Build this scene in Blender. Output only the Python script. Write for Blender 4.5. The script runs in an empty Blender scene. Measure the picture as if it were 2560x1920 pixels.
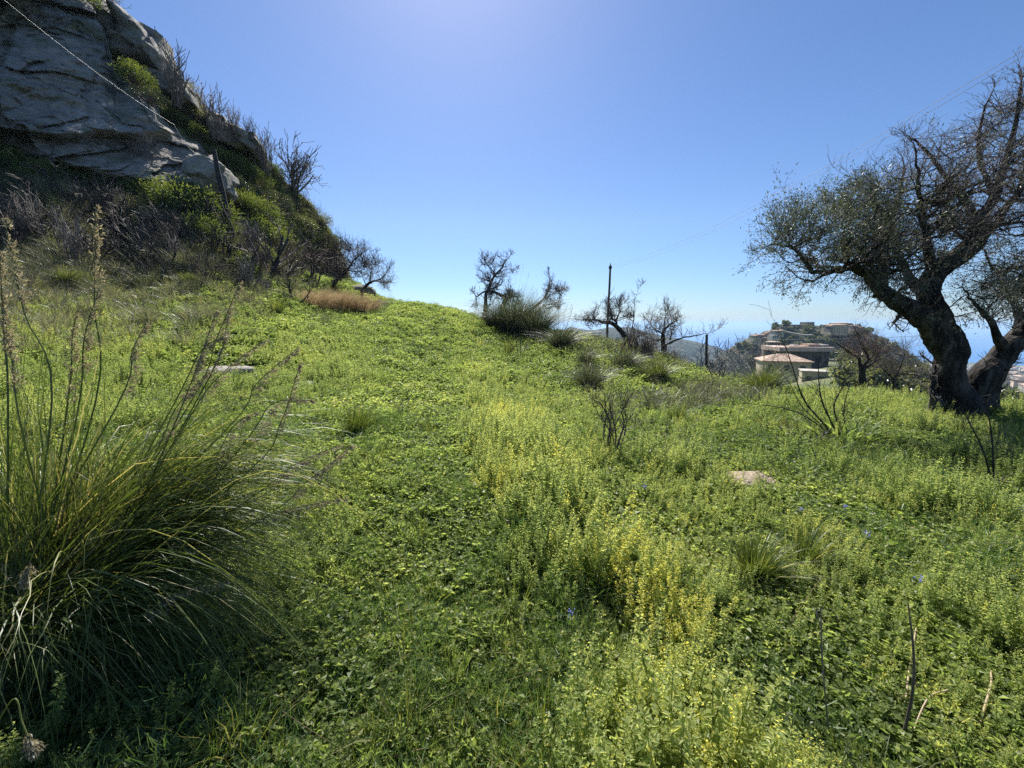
import bpy, math, random
import numpy as np
from mathutils import noise as mnoise, Vector

# ------------------------------------------------------------------ camera, sky, sun, exposure
scene = bpy.context.scene
COL = scene.collection
PITCH = math.radians(8.7)
FPX = 995.0                      # focal length in pixels of the 2560 px wide photograph
CAMZ = 1.6
cam_d = bpy.data.cameras.new('camera')
cam_d.sensor_width = 36.0
cam_d.lens = 36.0 * FPX / 2560.0
cam_d.clip_start = 0.05
cam_d.clip_end = 200000.0
cam = bpy.data.objects.new('camera', cam_d)
COL.objects.link(cam)
cam.location = (0, 0, CAMZ)
cam.rotation_euler = (math.radians(90) - PITCH, 0, 0)
scene.camera = cam

SUN_EL = math.radians(47)
SUN_AZ = math.radians(-8)        # from +Y, negative = left of the view axis
world = bpy.data.worlds.new('World')
scene.world = world
world.use_nodes = True
wn = world.node_tree
wn.nodes.clear()
sky = wn.nodes.new('ShaderNodeTexSky')
sky.sky_type = 'NISHITA'
sky.sun_disc = False
sky.sun_elevation = SUN_EL
sky.sun_rotation = SUN_AZ
sky.altitude = 250
sky.air_density = 1.0
sky.dust_density = 0.35
sky.ozone_density = 2.5
hsv = wn.nodes.new('ShaderNodeHueSaturation')
hsv.inputs['Saturation'].default_value = 1.12
bg = wn.nodes.new('ShaderNodeBackground')
bg.inputs['Strength'].default_value = 0.061
wo = wn.nodes.new('ShaderNodeOutputWorld')
geo = wn.nodes.new('ShaderNodeTexCoord')
sep = wn.nodes.new('ShaderNodeSeparateXYZ')
wn.links.new(geo.outputs['Generated'], sep.inputs[0])
mr_ = wn.nodes.new('ShaderNodeMapRange')
mr_.inputs[1].default_value = 0.0; mr_.inputs[2].default_value = 0.22
wn.links.new(sep.outputs['Z'], mr_.inputs[0])
tn = wn.nodes.new('ShaderNodeMix'); tn.data_type = 'RGBA'
tn.inputs[6].default_value = (.64, .79, 1.08, 1)      # clean sea air near the horizon
tn.inputs[7].default_value = (.98, .99, 1.10, 1)
wn.links.new(mr_.outputs[0], tn.inputs[0])
mt_ = wn.nodes.new('ShaderNodeMix'); mt_.data_type = 'RGBA'; mt_.blend_type = 'MULTIPLY'; mt_.inputs[0].default_value = 1
wn.links.new(sky.outputs[0], mt_.inputs[6]); wn.links.new(tn.outputs[2], mt_.inputs[7])
wn.links.new(mt_.outputs[2], hsv.inputs['Color'])
wn.links.new(hsv.outputs[0], bg.inputs['Color'])
wn.links.new(bg.outputs[0], wo.inputs['Surface'])

sun_d = bpy.data.lights.new('sun', 'SUN')
sun_d.energy = 5.0
sun_d.angle = math.radians(0.53)
sun_d.color = (1.0, 0.955, 0.88)
sun = bpy.data.objects.new('sun', sun_d)
COL.objects.link(sun)
sdir = Vector((math.sin(SUN_AZ) * math.cos(SUN_EL), math.cos(SUN_AZ) * math.cos(SUN_EL), math.sin(SUN_EL)))
sun.rotation_euler = sdir.to_track_quat('Z', 'Y').to_euler()
sun.location = (0, 0, 60)

scene.view_settings.view_transform = 'Standard'
scene.view_settings.look = 'None'
scene.view_settings.gamma = 1.0
scene.view_settings.exposure = 1.0
scene.render.engine = 'CYCLES'
cy = scene.cycles
cy.max_bounces = 6
cy.diffuse_bounces = 3
cy.glossy_bounces = 2
cy.transmission_bounces = 4
cy.transparent_max_bounces = 8
cy.volume_bounces = 0
cy.caustics_reflective = False
cy.caustics_refractive = False
cy.use_denoising = False
cy.adaptive_threshold = 0.004
cy.sample_clamp_indirect = 2.5

# ------------------------------------------------------------------ picture ray -> place
SP, CP = math.sin(PITCH), math.cos(PITCH)
def P(px, py, d):
    """world point that lies at distance d (along +Y) in the direction of the photograph's pixel."""
    px = np.asarray(px, float); py = np.asarray(py, float); d = np.asarray(d, float)
    u = (px - 1280) / FPX; v = (py - 960) / FPX
    dy = CP - v * SP; dz = -SP - v * CP
    t = d / dy
    return np.stack(np.broadcast_arrays(u * t, d, CAMZ + dz * t), -1)

# ------------------------------------------------------------------ noise (vectorised value noise)
def _hash(ix, iy, iz, s):
    n = (ix * 374761393 + iy * 668265263 + iz * 2147483647 * 0 + iz * 1274126177 + s * 974711) & 0xffffffff
    n = ((n ^ (n >> 13)) * 1274126177) & 0xffffffff
    n = n ^ (n >> 16)
    return (n & 0xffffff) / float(0xffffff)
def vnoise(x, y, z=0.0, seed=0):
    x, y, z = np.broadcast_arrays(np.asarray(x, float), np.asarray(y, float), np.asarray(z, float))
    ix = np.floor(x).astype(np.int64); iy = np.floor(y).astype(np.int64); iz = np.floor(z).astype(np.int64)
    fx = x - ix; fy = y - iy; fz = z - iz
    fx = fx * fx * (3 - 2 * fx); fy = fy * fy * (3 - 2 * fy); fz = fz * fz * (3 - 2 * fz)
    r = 0
    for a in (0, 1):
        for b in (0, 1):
            for c in (0, 1):
                w = (fx if a else 1 - fx) * (fy if b else 1 - fy) * (fz if c else 1 - fz)
                r = r + w * _hash(ix + a, iy + b, iz + c, seed)
    return r * 2 - 1
def fbm(x, y, z=0.0, o=4, seed=0):
    r = 0; a = 1.0; f = 1.0; t = 0
    for i in range(o):
        r = r + a * vnoise(np.asarray(x) * f, np.asarray(y) * f, np.asarray(z) * f, seed + i * 7)
        t += a; a *= 0.5; f *= 2.03
    return r / t
def ridged(x, y, z=0.0, o=4, seed=0):
    r = 0; a = 1.0; f = 1.0; t = 0
    for i in range(o):
        r = r + a * (1 - 2 * np.abs(vnoise(np.asarray(x) * f, np.asarray(y) * f, np.asarray(z) * f, seed + i * 7)))
        t += a; a *= 0.5; f *= 2.1
    return r / t
def sstep(e0, e1, x):
    t = np.clip((np.asarray(x, float) - e0) / (e1 - e0), 0, 1)
    return t * t * (3 - 2 * t)

# ------------------------------------------------------------------ mesh builder
class MB:
    """collects vertices and faces; build() links them as ONE mesh object"""
    def __init__(s):
        s.v = []; s.f = []; s.t = []; s.n = 0; s.sm = []; s.mi = []
    def add(s, v, f, tint=0.0, smooth=False, mi=0):
        v = np.asarray(v, float).reshape(-1, 3); f = np.asarray(f, np.int64)
        if len(v) == 0: return
        s.v.append(v); s.f.append(f + s.n); s.n += len(v)
        s.t.append(np.broadcast_to(np.asarray(tint, float), (len(v),)).copy())
        s.sm.append(np.full(len(f), smooth)); s.mi.append(np.full(len(f), mi))
    def mesh(s, name, mats):
        me = bpy.data.meshes.new(name)
        V = np.concatenate(s.v); T = np.concatenate(s.t)
        me.vertices.add(len(V)); me.vertices.foreach_set('co', V.astype(np.float32).ravel())
        loops = np.concatenate([f.ravel() for f in s.f])
        sizes = np.concatenate([np.full(len(f), f.shape[1]) for f in s.f])
        starts = np.concatenate([[0], np.cumsum(sizes)[:-1]])
        me.loops.add(len(loops)); me.loops.foreach_set('vertex_index', loops.astype(np.int32))
        me.polygons.add(len(sizes))
        me.polygons.foreach_set('loop_start', starts.astype(np.int32))
        me.polygons.foreach_set('use_smooth', np.concatenate(s.sm))
        me.polygons.foreach_set('material_index', np.concatenate(s.mi).astype(np.int32))
        me.update(calc_edges=True)
        at = me.attributes.new('tint', 'FLOAT', 'POINT'); at.data.foreach_set('value', T.astype(np.float32))
        for m in (mats if isinstance(mats, (list, tuple)) else [mats]): me.materials.append(m)
        return me
    def build(s, name, mats, parent=None, origin=None):
        if not s.v: return None
        if origin is not None:
            o = np.asarray(origin, float); s.v = [v - o for v in s.v]
        ob = bpy.data.objects.new(name, s.mesh(name, mats)); COL.objects.link(ob)
        if parent is not None: ob.parent = parent
        elif origin is not None: ob.location = tuple(origin)
        return ob
    # ---- shapes
    def grid(s, X, tint=0.0, smooth=True, mi=0, flip=False):
        n, m = X.shape[:2]
        i = np.arange(n * m).reshape(n, m)
        f = np.stack([i[:-1, :-1], i[:-1, 1:], i[1:, 1:], i[1:, :-1]], -1).reshape(-1, 4)
        if flip: f = f[:, ::-1]
        s.add(X.reshape(-1, 3), f, tint, smooth, mi)
    def box(s, c, size, rz=0.0, tint=0.0, mi=0):
        sx, sy, sz = np.asarray(size, float) / 2
        v = np.array([(x, y, z) for z in (-sz, sz) for y in (-sy, sy) for x in (-sx, sx)])
        cr, sr = math.cos(rz), math.sin(rz)
        v = np.stack([v[:, 0] * cr - v[:, 1] * sr, v[:, 0] * sr + v[:, 1] * cr, v[:, 2]], -1) + np.asarray(c)
        s.add(v, [(0, 2, 3, 1), (4, 5, 7, 6), (0, 1, 5, 4), (2, 6, 7, 3), (0, 4, 6, 2), (1, 3, 7, 5)], tint, False, mi)
    def tubes(s, lines, sides=4, tint=0.0, knob=0.0, seed=0):
        """lines: list of (points Kx3, radii K); batched by K"""
        by = {}
        for i, (p, r) in enumerate(lines): by.setdefault(len(p), []).append(i)
        for K, idx in by.items():
            if K < 2: continue
            A = np.array([lines[i][0] for i in idx], float); R = np.array([lines[i][1] for i in idx], float)
            T = np.gradient(A, axis=1); T /= np.linalg.norm(T, axis=2, keepdims=True) + 1e-9
            m = T.mean(1)
            ref = np.where(np.abs(m[:, 2:3]) < 0.8, np.array([[0, 0, 1.0]]), np.array([[1.0, 0.1, 0]]))[:, None, :]
            U = np.cross(T, ref); U /= np.linalg.norm(U, axis=2, keepdims=True) + 1e-9
            W = np.cross(T, U)
            an = np.arange(sides) * 2 * math.pi / sides
            RR = R[:, :, None] * np.ones(sides)
            if knob:
                q = A[:, :, None, :] + R[:, :, None, None] * (np.cos(an)[:, None] * U[:, :, None, :] + np.sin(an)[:, None] * W[:, :, None, :])
                RR = RR * (1 + knob * fbm(q[..., 0] * 6, q[..., 1] * 6, q[..., 2] * 2.5, 4, seed) + knob * 0.7 * ridged(q[..., 0] * 15, q[..., 1] * 15, q[..., 2] * 3, 3, seed + 9))
            V = A[:, :, None, :] + RR[..., None] * (np.cos(an)[:, None] * U[:, :, None, :] + np.sin(an)[:, None] * W[:, :, None, :])
            N = len(idx)
            base = np.arange(N * K * sides).reshape(N, K, sides)
            nx = np.roll(base, -1, 2)
            f = np.stack([base[:, :-1], nx[:, :-1], nx[:, 1:], base[:, 1:]], -1).reshape(-1, 4)
            tt = tint
            if np.ndim(tint): tt = np.repeat(np.asarray(tint)[idx], K * sides)
            s.add(V, f, tt, sides > 4 or True)
    def ribbons(s, A, W, S, tint=0.0):
        """A (N,K,3) centre lines, W (N,K) half widths, S (N,3) or (N,K,3) side vectors"""
        A = np.asarray(A); N, K = A.shape[:2]
        if S.ndim == 2: S = np.broadcast_to(S[:, None, :], A.shape)
        V = np.stack([A - S * W[..., None], A + S * W[..., None]], 2)
        b = np.arange(N * K * 2).reshape(N, K, 2)
        f = np.stack([b[:, :-1, 0], b[:, :-1, 1], b[:, 1:, 1], b[:, 1:, 0]], -1).reshape(-1, 4)
        tt = np.repeat(np.asarray(tint), K * 2) if np.ndim(tint) else tint
        s.add(V, f, tt, True)
    def leaves(s, p, d, n, L, W, tint=0.0, fold=0.25):
        """leaf = two triangles-ish quads folded along the midrib. p,d,n (N,3), L,W (N,)"""
        N = len(p)
        if N == 0: return
        d = d / (np.linalg.norm(d, axis=1, keepdims=True) + 1e-9)
        sd = np.cross(d, n); sd /= np.linalg.norm(sd, axis=1, keepdims=True) + 1e-9
        nn = np.cross(sd, d)
        L = np.broadcast_to(L, (N,))[:, None]; W = np.broadcast_to(W, (N,))[:, None]
        base = p; tip = p + d * L - nn * L * 0.12
        mid = p + d * L * 0.5
        l = p + d * L * 0.45 + sd * W * 0.5 + nn * W * fold
        r = p + d * L * 0.45 - sd * W * 0.5 + nn * W * fold
        V = np.stack([base, l, tip, r], 1)
        b = np.arange(N)[:, None] * 4
        f = np.concatenate([b + np.array([[0, 1, 2]]), b + np.array([[0, 2, 3]])])
        tt = np.repeat(np.asarray(tint), 4) if np.ndim(tint) else tint
        s.add(V, f, tt, False)

def rdir(rng, n):
    v = rng.normal(size=(n, 3)); return v / np.linalg.norm(v, axis=1, keepdims=True)

# ------------------------------------------------------------------ tags
def tag(o, label=None, cat=None, group=None, kind=None):
    if label: o['label'] = label
    if cat: o['category'] = cat
    if group: o['group'] = group
    if kind: o['kind'] = kind
    return o
def thing(name, loc, label, cat, group=None, rz=0.0):
    o = bpy.data.objects.new(name, None); COL.objects.link(o)
    o.location = tuple(loc); o.rotation_euler = (0, 0, rz); o.empty_display_size = 0.1
    return tag(o, label, cat, group)
def copy_thing(src, loc, rz, scl, label, group):
    r = src.copy(); COL.objects.link(r)
    r.location = tuple(loc); r.rotation_euler = (0, 0, rz); r.scale = (scl,) * 3 if np.isscalar(scl) else scl
    r['label'] = label
    if group: r['group'] = group
    for ch in list(src.children):
        c = ch.copy(); COL.objects.link(c); c.parent = r
    return r

# ------------------------------------------------------------------ materials
def new_mat(name):
    m = bpy.data.materials.new(name); m.use_nodes = True
    nt = m.node_tree; nt.nodes.clear()
    return m, nt, nt.nodes.new, nt.links.new
def ramp(N, stops, interp='LINEAR'):
    r = N('ShaderNodeValToRGB'); cr = r.color_ramp; cr.interpolation = interp
    while len(cr.elements) > 1: cr.elements.remove(cr.elements[0])
    cr.elements[0].position = stops[0][0]; cr.elements[0].color = (*stops[0][1], 1)
    for p, c in stops[1:]:
        e = cr.elements.new(p); e.color = (*c, 1)
    return r
def leaf_mat(name, stops, trans=0.45, rough=0.38, tboost=(1.5, 1.45, 0.6), spec=0.5):
    m, nt, N, K = new_mat(name)
    at = N('ShaderNodeAttribute'); at.attribute_name = 'tint'
    ai = N('ShaderNodeAttribute'); ai.attribute_type = 'INSTANCER'; ai.attribute_name = 'itint'
    ad = N('ShaderNodeMath'); ad.operation = 'ADD'
    K(at.outputs['Fac'], ad.inputs[0]); K(ai.outputs['Fac'], ad.inputs[1])
    r = ramp(N, stops); K(ad.outputs[0], r.inputs[0])
    pb = N('ShaderNodeBsdfPrincipled'); pb.inputs['Roughness'].default_value = rough
    pb.inputs['Specular IOR Level'].default_value = spec
    K(r.outputs[0], pb.inputs['Base Color'])
    mu = N('ShaderNodeMix'); mu.data_type = 'RGBA'; mu.blend_type = 'MULTIPLY'; mu.inputs[0].default_value = 1.0
    K(r.outputs[0], mu.inputs[6]); mu.inputs[7].default_value = (*tboost, 1)
    tr = N('ShaderNodeBsdfTranslucent'); K(mu.outputs[2], tr.inputs['Color'])
    mx = N('ShaderNodeMixShader'); mx.inputs[0].default_value = trans
    K(pb.outputs[0], mx.inputs[1]); K(tr.outputs[0], mx.inputs[2])
    o = N('ShaderNodeOutputMaterial'); K(mx.outputs[0], o.inputs[0])
    return m
def noisy_mat(name, stops, scale=5.0, detail=8, rough=0.85, bump=0.3, bscale=None, dist=0.02, stretch=(1, 1, 1), spec=0.3, extra=None):
    m, nt, N, K = new_mat(name)
    tc = N('ShaderNodeTexCoord'); mp = N('ShaderNodeMapping'); mp.inputs['Scale'].default_value = stretch
    K(tc.outputs['Object'], mp.inputs[0])
    nz = N('ShaderNodeTexNoise'); nz.inputs['Scale'].default_value = scale; nz.inputs['Detail'].default_value = detail
    nz.inputs['Roughness'].default_value = 0.62
    K(mp.outputs[0], nz.inputs['Vector'])
    r = ramp(N, stops); K(nz.outputs[0], r.inputs[0])
    pb = N('ShaderNodeBsdfPrincipled'); pb.inputs['Roughness'].default_value = rough
    pb.inputs['Specular IOR Level'].default_value = spec
    K(r.outputs[0], pb.inputs['Base Color'])
    nb = N('ShaderNodeTexNoise'); nb.inputs['Scale'].default_value = bscale or scale * 3; nb.inputs['Detail'].default_value = 6
    K(mp.outputs[0], nb.inputs['Vector'])
    bp = N('ShaderNodeBump'); bp.inputs['Strength'].default_value = bump; bp.inputs['Distance'].default_value = dist
    K(nb.outputs[0], bp.inputs['Height']); K(bp.outputs[0], pb.inputs['Normal'])
    o = N('ShaderNodeOutputMaterial'); K(pb.outputs[0], o.inputs[0])
    return m
def plain_mat(name, col, rough=0.7, spec=0.3, metal=0.0):
    return noisy_mat(name, [(0.3, tuple(c * 0.8 for c in col)), (0.7, tuple(min(1, c * 1.15) for c in col))], 1.5, 5, rough, 0.1, spec=spec)

M = {}
M['soil'] = noisy_mat('soil', [(0.3, (.035, .03, .018)), (0.5, (.06, .062, .025)), (0.62, (.05, .075, .02)), (0.75, (.13, .105, .065))], 1.3, 10, .95, .6, 14, .04)
M['hill_soil'] = noisy_mat('hill_soil', [(0.3, (.06, .058, .038)), (0.5, (.085, .095, .045)), (0.68, (.12, .13, .06)), (0.8, (.18, .155, .115))], .8, 10, .95, .7, 6, .15)
M['bark'] = noisy_mat('olive_bark', [(0.35, (.010, .009, .008)), (0.5, (.03, .027, .024)), (0.66, (.11, .10, .085))], 7, 12, .95, 1.0, 11, .07, (1, 1, .3))
M['char'] = noisy_mat('charred_bark', [(0.4, (.02, .018, .018)), (0.65, (.06, .052, .046)), (.8, (.13, .11, .09))], 9, 6, .75, .4, 30, .01)
M['twig'] = noisy_mat('twig_bark', [(0.35, (.07, .058, .05)), (0.65, (.17, .14, .12))], 6, 4, .7, .1)
M['twig_pale'] = noisy_mat('pale_twig_bark', [(0.35, (.14, .12, .105)), (0.65, (.26, .23, .2))], 6, 4, .7, .1)
M['twig_red'] = noisy_mat('reddish_twig_bark', [(0.35, (.07, .042, .035)), (0.65, (.15, .095, .08))], 6, 4, .7, .1)
M['wood'] = noisy_mat('weathered_wood', [(0.35, (.05, .042, .036)), (0.65, (.13, .11, .09))], 4, 8, .85, .4, 20, .01, (3, 3, .3))
G1 = [(0.0, (.075, .108, .042)), (.3, (.135, .178, .060)), (.6, (.20, .25, .084)), (.8, (.28, .31, .115)), (1.0, (.38, .37, .16))]
M['leaf'] = leaf_mat('weed_leaf', G1, .54, .46, (1.72, 1.78, 1.02), .32)
M['herb'] = leaf_mat('herb_leaf', [(0.0, (.08, .13, .045)), (.4, (.145, .21, .07)), (.7, (.245, .305, .115)), (.88, (.36, .39, .16)), (1.0, (.48, .46, .12))], .58, .5, (1.8, 1.75, 1.1), .3)
M['blade'] = leaf_mat('grass_blade', [(0.0, (.055, .08, .025)), (.5, (.10, .14, .038)), (.8, (.19, .22, .075)), (1.0, (.44, .39, .22))], .38, .42, (1.7, 1.6, .7), .38)
M['blade_grey'] = leaf_mat('grey_green_blade', [(0.0, (.055, .07, .045)), (.5, (.095, .115, .07)), (.8, (.19, .21, .13)), (1.0, (.36, .34, .24))], .28, .42, (1.4, 1.35, .8), .4)
M['straw'] = leaf_mat('straw', [(0.0, (.22, .16, .09)), (.5, (.36, .28, .17)), (1.0, (.55, .46, .30))], .35, .55, (1.2, 1.1, .9))
M['spike'] = leaf_mat('seed_head', [(0.0, (.22, .19, .13)), (.5, (.33, .295, .205)), (1.0, (.46, .43, .31))], .4, .5, (1.2, 1.1, .8))
M['shrub'] = leaf_mat('shrub_leaf', [(0.0, (.055, .075, .03)), (.4, (.105, .14, .045)), (.75, (.18, .225, .07)), (1.0, (.27, .30, .11))], .42, .5)
M['scrub'] = leaf_mat('scrub_leaf', [(0.0, (.075, .085, .05)), (.5, (.13, .15, .08)), (1.0, (.23, .24, .13))], .35)
M['olive'] = leaf_mat('olive_leaf', [(0.0, (.05, .065, .046)), (.5, (.095, .115, .088)), (1.0, (.19, .215, .165))], .25, .5, (1.3, 1.3, .6), .5)
M['fennel'] = leaf_mat('fennel_leaf', [(0.0, (.04, .08, .03)), (.5, (.08, .15, .05)), (1.0, (.14, .22, .08))], .4)
M['petal'] = leaf_mat('petal', [(0.0, (.30, .32, .75)), (.49, (.35, .38, .85)), (.5, (.85, .75, .04)), (1.0, (.9, .8, .05))], .4, .6, (1, 1, 1))

def rock_mat():
    m, nt, N, K = new_mat('cliff_rock')
    tc = N('ShaderNodeTexCoord')
    mp = N('ShaderNodeMapping'); mp.inputs['Scale'].default_value = (1, 1, 1.6); mp.inputs['Rotation'].default_value = (0, .35, 0)
    K(tc.outputs['Object'], mp.inputs[0])
    n1 = N('ShaderNodeTexNoise'); n1.inputs['Scale'].default_value = .35; n1.inputs['Detail'].default_value = 12; n1.inputs['Roughness'].default_value = .68
    n2 = N('ShaderNodeTexNoise'); n2.inputs['Scale'].default_value = 2.6; n2.inputs['Detail'].default_value = 10; n2.inputs['Roughness'].default_value = .7
    K(mp.outputs[0], n1.inputs[0]); K(mp.outputs[0], n2.inputs[0])
    r1 = ramp(N, [(.3, (.20, .185, .165)), (.45, (.26, .245, .22)), (.58, (.33, .305, .27)), (.7, (.44, .39, .33))]); K(n1.outputs[0], r1.inputs[0])
    r2 = ramp(N, [(.35, (.68, .68, .68)), (.5, (.88, .88, .88)), (.65, (1.1, 1.08, 1.02))]); K(n2.outputs[0], r2.inputs[0])
    mu = N('ShaderNodeMix'); mu.data_type = 'RGBA'; mu.blend_type = 'MULTIPLY'; mu.inputs[0].default_value = 1
    K(r1.outputs[0], mu.inputs[6]); K(r2.outputs[0], mu.inputs[7])
    # lichen
    n3 = N('ShaderNodeTexNoise'); n3.inputs['Scale'].default_value = 1.1; n3.inputs['Detail'].default_value = 9
    K(tc.outputs['Object'], n3.inputs[0])
    r3 = ramp(N, [(.52, (0, 0, 0)), (.66, (.7, .7, .7))]); K(n3.outputs[0], r3.inputs[0])
    mx = N('ShaderNodeMix'); mx.data_type = 'RGBA'; K(r3.outputs[0], mx.inputs[0]); K(mu.outputs[2], mx.inputs[6]); mx.inputs[7].default_value = (.10, .12, .06, 1)
    pb = N('ShaderNodeBsdfPrincipled'); pb.inputs['Roughness'].default_value = .9; pb.inputs['Specular IOR Level'].default_value = .25
    K(mx.outputs[2], pb.inputs['Base Color'])
    vo = N('ShaderNodeTexVoronoi'); vo.feature = 'DISTANCE_TO_EDGE'; vo.inputs['Scale'].default_value = .5
    K(mp.outputs[0], vo.inputs['Vector'])
    rv = ramp(N, [(0, (0, 0, 0)), (.06, (1, 1, 1))]); K(vo.outputs['Distance'], rv.inputs[0])
    b1 = N('ShaderNodeBump'); b1.inputs['Strength'].default_value = 1; b1.inputs['Distance'].default_value = .14
    K(n2.outputs[0], b1.inputs['Height'])
    b2 = N('ShaderNodeBump'); b2.inputs['Strength'].default_value = .5; b2.inputs['Distance'].default_value = .12
    K(rv.outputs[0], b2.inputs['Height']); K(b1.outputs[0], b2.inputs['Normal']); K(b2.outputs[0], pb.inputs['Normal'])
    o = N('ShaderNodeOutputMaterial'); K(pb.outputs[0], o.inputs[0])
    return m
M['rock'] = rock_mat()

# ------------------------------------------------------------------ the ground: one sheet to the coast
W_PTS = [(-4, -1.5, .2), (0, -1.5, -.02), (4, -1.5, -.1), (-6, 1.5, .65), (-2.5, 1.5, .1), (0, 1.5, 0), (2.5, 1.5, 0), (7, 1.5, -.2),
         (-3, 4, .25), (0, 4, .02), (3, 4, -.02), (8, 4, -.2), (-14, 2, 2.2), (14, 2, -.6), (18, 6, -1.2)]
L_PTS = [(0, 1000, 5), (0, 800, 9), (0, 700, 12), (0, 600, 15), (0, 500, 17.5), (-400, 650, 11), 
         (300, 900, 8), (300, 800, 11), (300, 700, 14.5), (300, 600, 17.5), (570, 700, 17), (570, 760, 14.5),
         (570, 850, 11), (570, 960, 8), (720, 700, 23), (720, 750, 18.5), (720, 850, 12.5), (750, 900, 10.5),
         (850, 700, 36), (850, 745, 27), (930, 735, 35), (1000, 900, 12), (1000, 820, 19), (1280, 1000, 8.5), (1280, 900, 14.5), (1280, 850, 19.5),
         (1060, 762, 31), (1160, 785, 28), (1300, 818, 24), (1420, 838, 21), (1550, 862, 18), (1700, 895, 15), (1700, 940, 12), (1700, 1000, 8.8), (1850, 942, 13),
         (2000, 962, 12), (2200, 967, 11.3), (2390, 1012, 8), (2400, 990, 10), (2560, 1004, 9.6), (2560, 1100, 6), (2800, 1050, 8), (3200, 1100, 8)]
crest = [(850, 700, 37), (930, 735, 35), (1060, 762, 31), (1160, 785, 28), (1300, 818, 24), (1420, 838, 21), (1550, 862, 18), (1700, 895, 15), (1850, 942, 13),
         (2000, 962, 12), (2200, 967, 11.3), (2400, 990, 10), (2560, 1004, 9.6), (2800, 1050, 8)]
for px, py, d in crest:
    L_PTS.append((px, py + 32, d * 1.3))
    L_PTS.append((px, py + (80 if px < 1900 else 50), d * 2.1))
for px in (-800, -200, 400, 900, 1200, 1500, 1750): 
    for d, z in ((90, -22), (300, -80), (1000, -200)): L_PTS.append((px, None, (d, z)))
for px in (-1500, -500, 500, 1500, 2200, 2600, 3400, 4500):
    for d, z in ((2500, -262), (7000, -300)): L_PTS.append((px, None, (d, z)))
L_PTS += [(1950, 962, 100), (1950, 934, 160), (1950, 908, 300), (1960, None, (500, -40)), (1960, None, (1000, -150)),
          (2150, 934, 90), (2150, 914, 160), (2150, 896, 300), (2150, None, (500, -42)), (2150, None, (1000, -140)),
          (2300, 985, 80), (2300, 962, 250), (2300, 938, 800), (2300, 914, 2100), (2500, 1010, 120), (2500, 985, 350), (2500, 950, 900), (2500, 918, 2200),
          (2900, 1020, 200), (2900, 985, 500), (2900, 950, 1000), (3600, 1000, 400)]
ca, ce = [], []
def ab(x, y): return np.stack([np.asarray(x) / (np.asarray(y) + 3) * 2.2, np.log(np.asarray(y) + 3)], -1)
L_PTS = [(q[0], q[1] + (.20 + .22 * float(sstep(1400, 1750, q[0]))) * FPX / q[2], q[2]) if (q[1] is not None and 7.5 < q[2] < 45) else q for q in L_PTS]
for _px, _bp, _bd in [(-600, 350, 18), (-300, 380, 19), (0, 440, 20), (150, 468, 20.4), (300, 500, 21.2), (430, 520, 22.3), (520, 545, 23), (580, 575, 23.5), (650, 625, 24.5), (720, 672, 26.5), (772, 702, 30)]:
    _p = P(_px, _bp, _bd); W_PTS.append((_p[0], _p[1], _p[2] - .1))
    for f_, dz_ in ((1.2, 3.5), (1.6, 9), (2.4, 18)): W_PTS.append((_p[0] * f_, _p[1] * f_, _p[2] - dz_))
for x, y, z in W_PTS: ca.append(ab(x, y)); ce.append((z - CAMZ) / (y + 3))
for px, py, d in L_PTS:
    if py is None: d, z = d; p = np.array([(px - 1280) / FPX * d, d, z])
    else: p = P(px, py, d)
    ca.append(ab(p[0], p[1])); ce.append((p[2] - CAMZ) / (p[1] + 3))
ca = np.array(ca); ce = np.array(ce)
def tps_fit(X, y, lam=2e-4):
    n = len(X); r2 = ((X[:, None] - X[None]) ** 2).sum(-1)
    Kk = 0.5 * r2 * np.log(r2 + 1e-12) + lam * np.eye(n)
    Pm = np.hstack([np.ones((n, 1)), X])
    A = np.block([[Kk, Pm], [Pm.T, np.zeros((3, 3))]])
    return np.linalg.solve(A, np.concatenate([y, np.zeros(3)]))
TW = tps_fit(ca, ce)
def H(x, y, detail=True):
    x = np.atleast_1d(np.asarray(x, float)); y = np.atleast_1d(np.asarray(y, float))
    sh = x.shape; x = x.ravel(); y = y.ravel()
    out = np.empty(len(x))
    for s in range(0, len(x), 40000):
        q = ab(x[s:s + 40000], y[s:s + 40000])
        r2 = ((q[:, None] - ca[None]) ** 2).sum(-1)
        e = (0.5 * r2 * np.log(r2 + 1e-12)) @ TW[:len(ca)] + TW[len(ca)] + q @ TW[len(ca) + 1:]
        out[s:s + 40000] = e
    z = CAMZ + (y + 3) * out
    if detail:
        z = z + .07 * fbm(x * .9, y * .9, 0, 3, 3) * np.exp(-np.abs(y) / 60) + .12 * fbm(x * .25, y * .25, 0, 2, 5) * sstep(4, 12, y)
        far = sstep(150, 900, y); z = z + far * 6 * fbm(x * .004, y * .004, 0, 4, 8) * sstep(2600, 1500, y)
    return z.reshape(sh)
def G(px, py, dmin=.6, dmax=400):
    """where the photograph's pixel meets the ground"""
    ds = np.exp(np.linspace(math.log(dmin), math.log(dmax), 240))
    p = P(px, py, ds); h = H(p[:, 0], p[:, 1])
    k = np.argmax(p[:, 2] < h)
    if p[k, 2] >= h[k]: k = len(ds) - 1
    return np.array([p[k, 0], p[k, 1], h[k]])

bs = np.linspace(math.log(.5), math.log(7000), 520)
as_ = np.linspace(-3.2, 3.2, 420)
A_, B_ = np.meshgrid(as_, bs, indexing='ij')
Yg = np.exp(B_) - 3; Xg = A_ * (Yg + 3)
Zg = H(Xg, Yg)
mb = MB(); mb.grid(np.stack([Xg, Yg, Zg], -1), flip=True)

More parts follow.
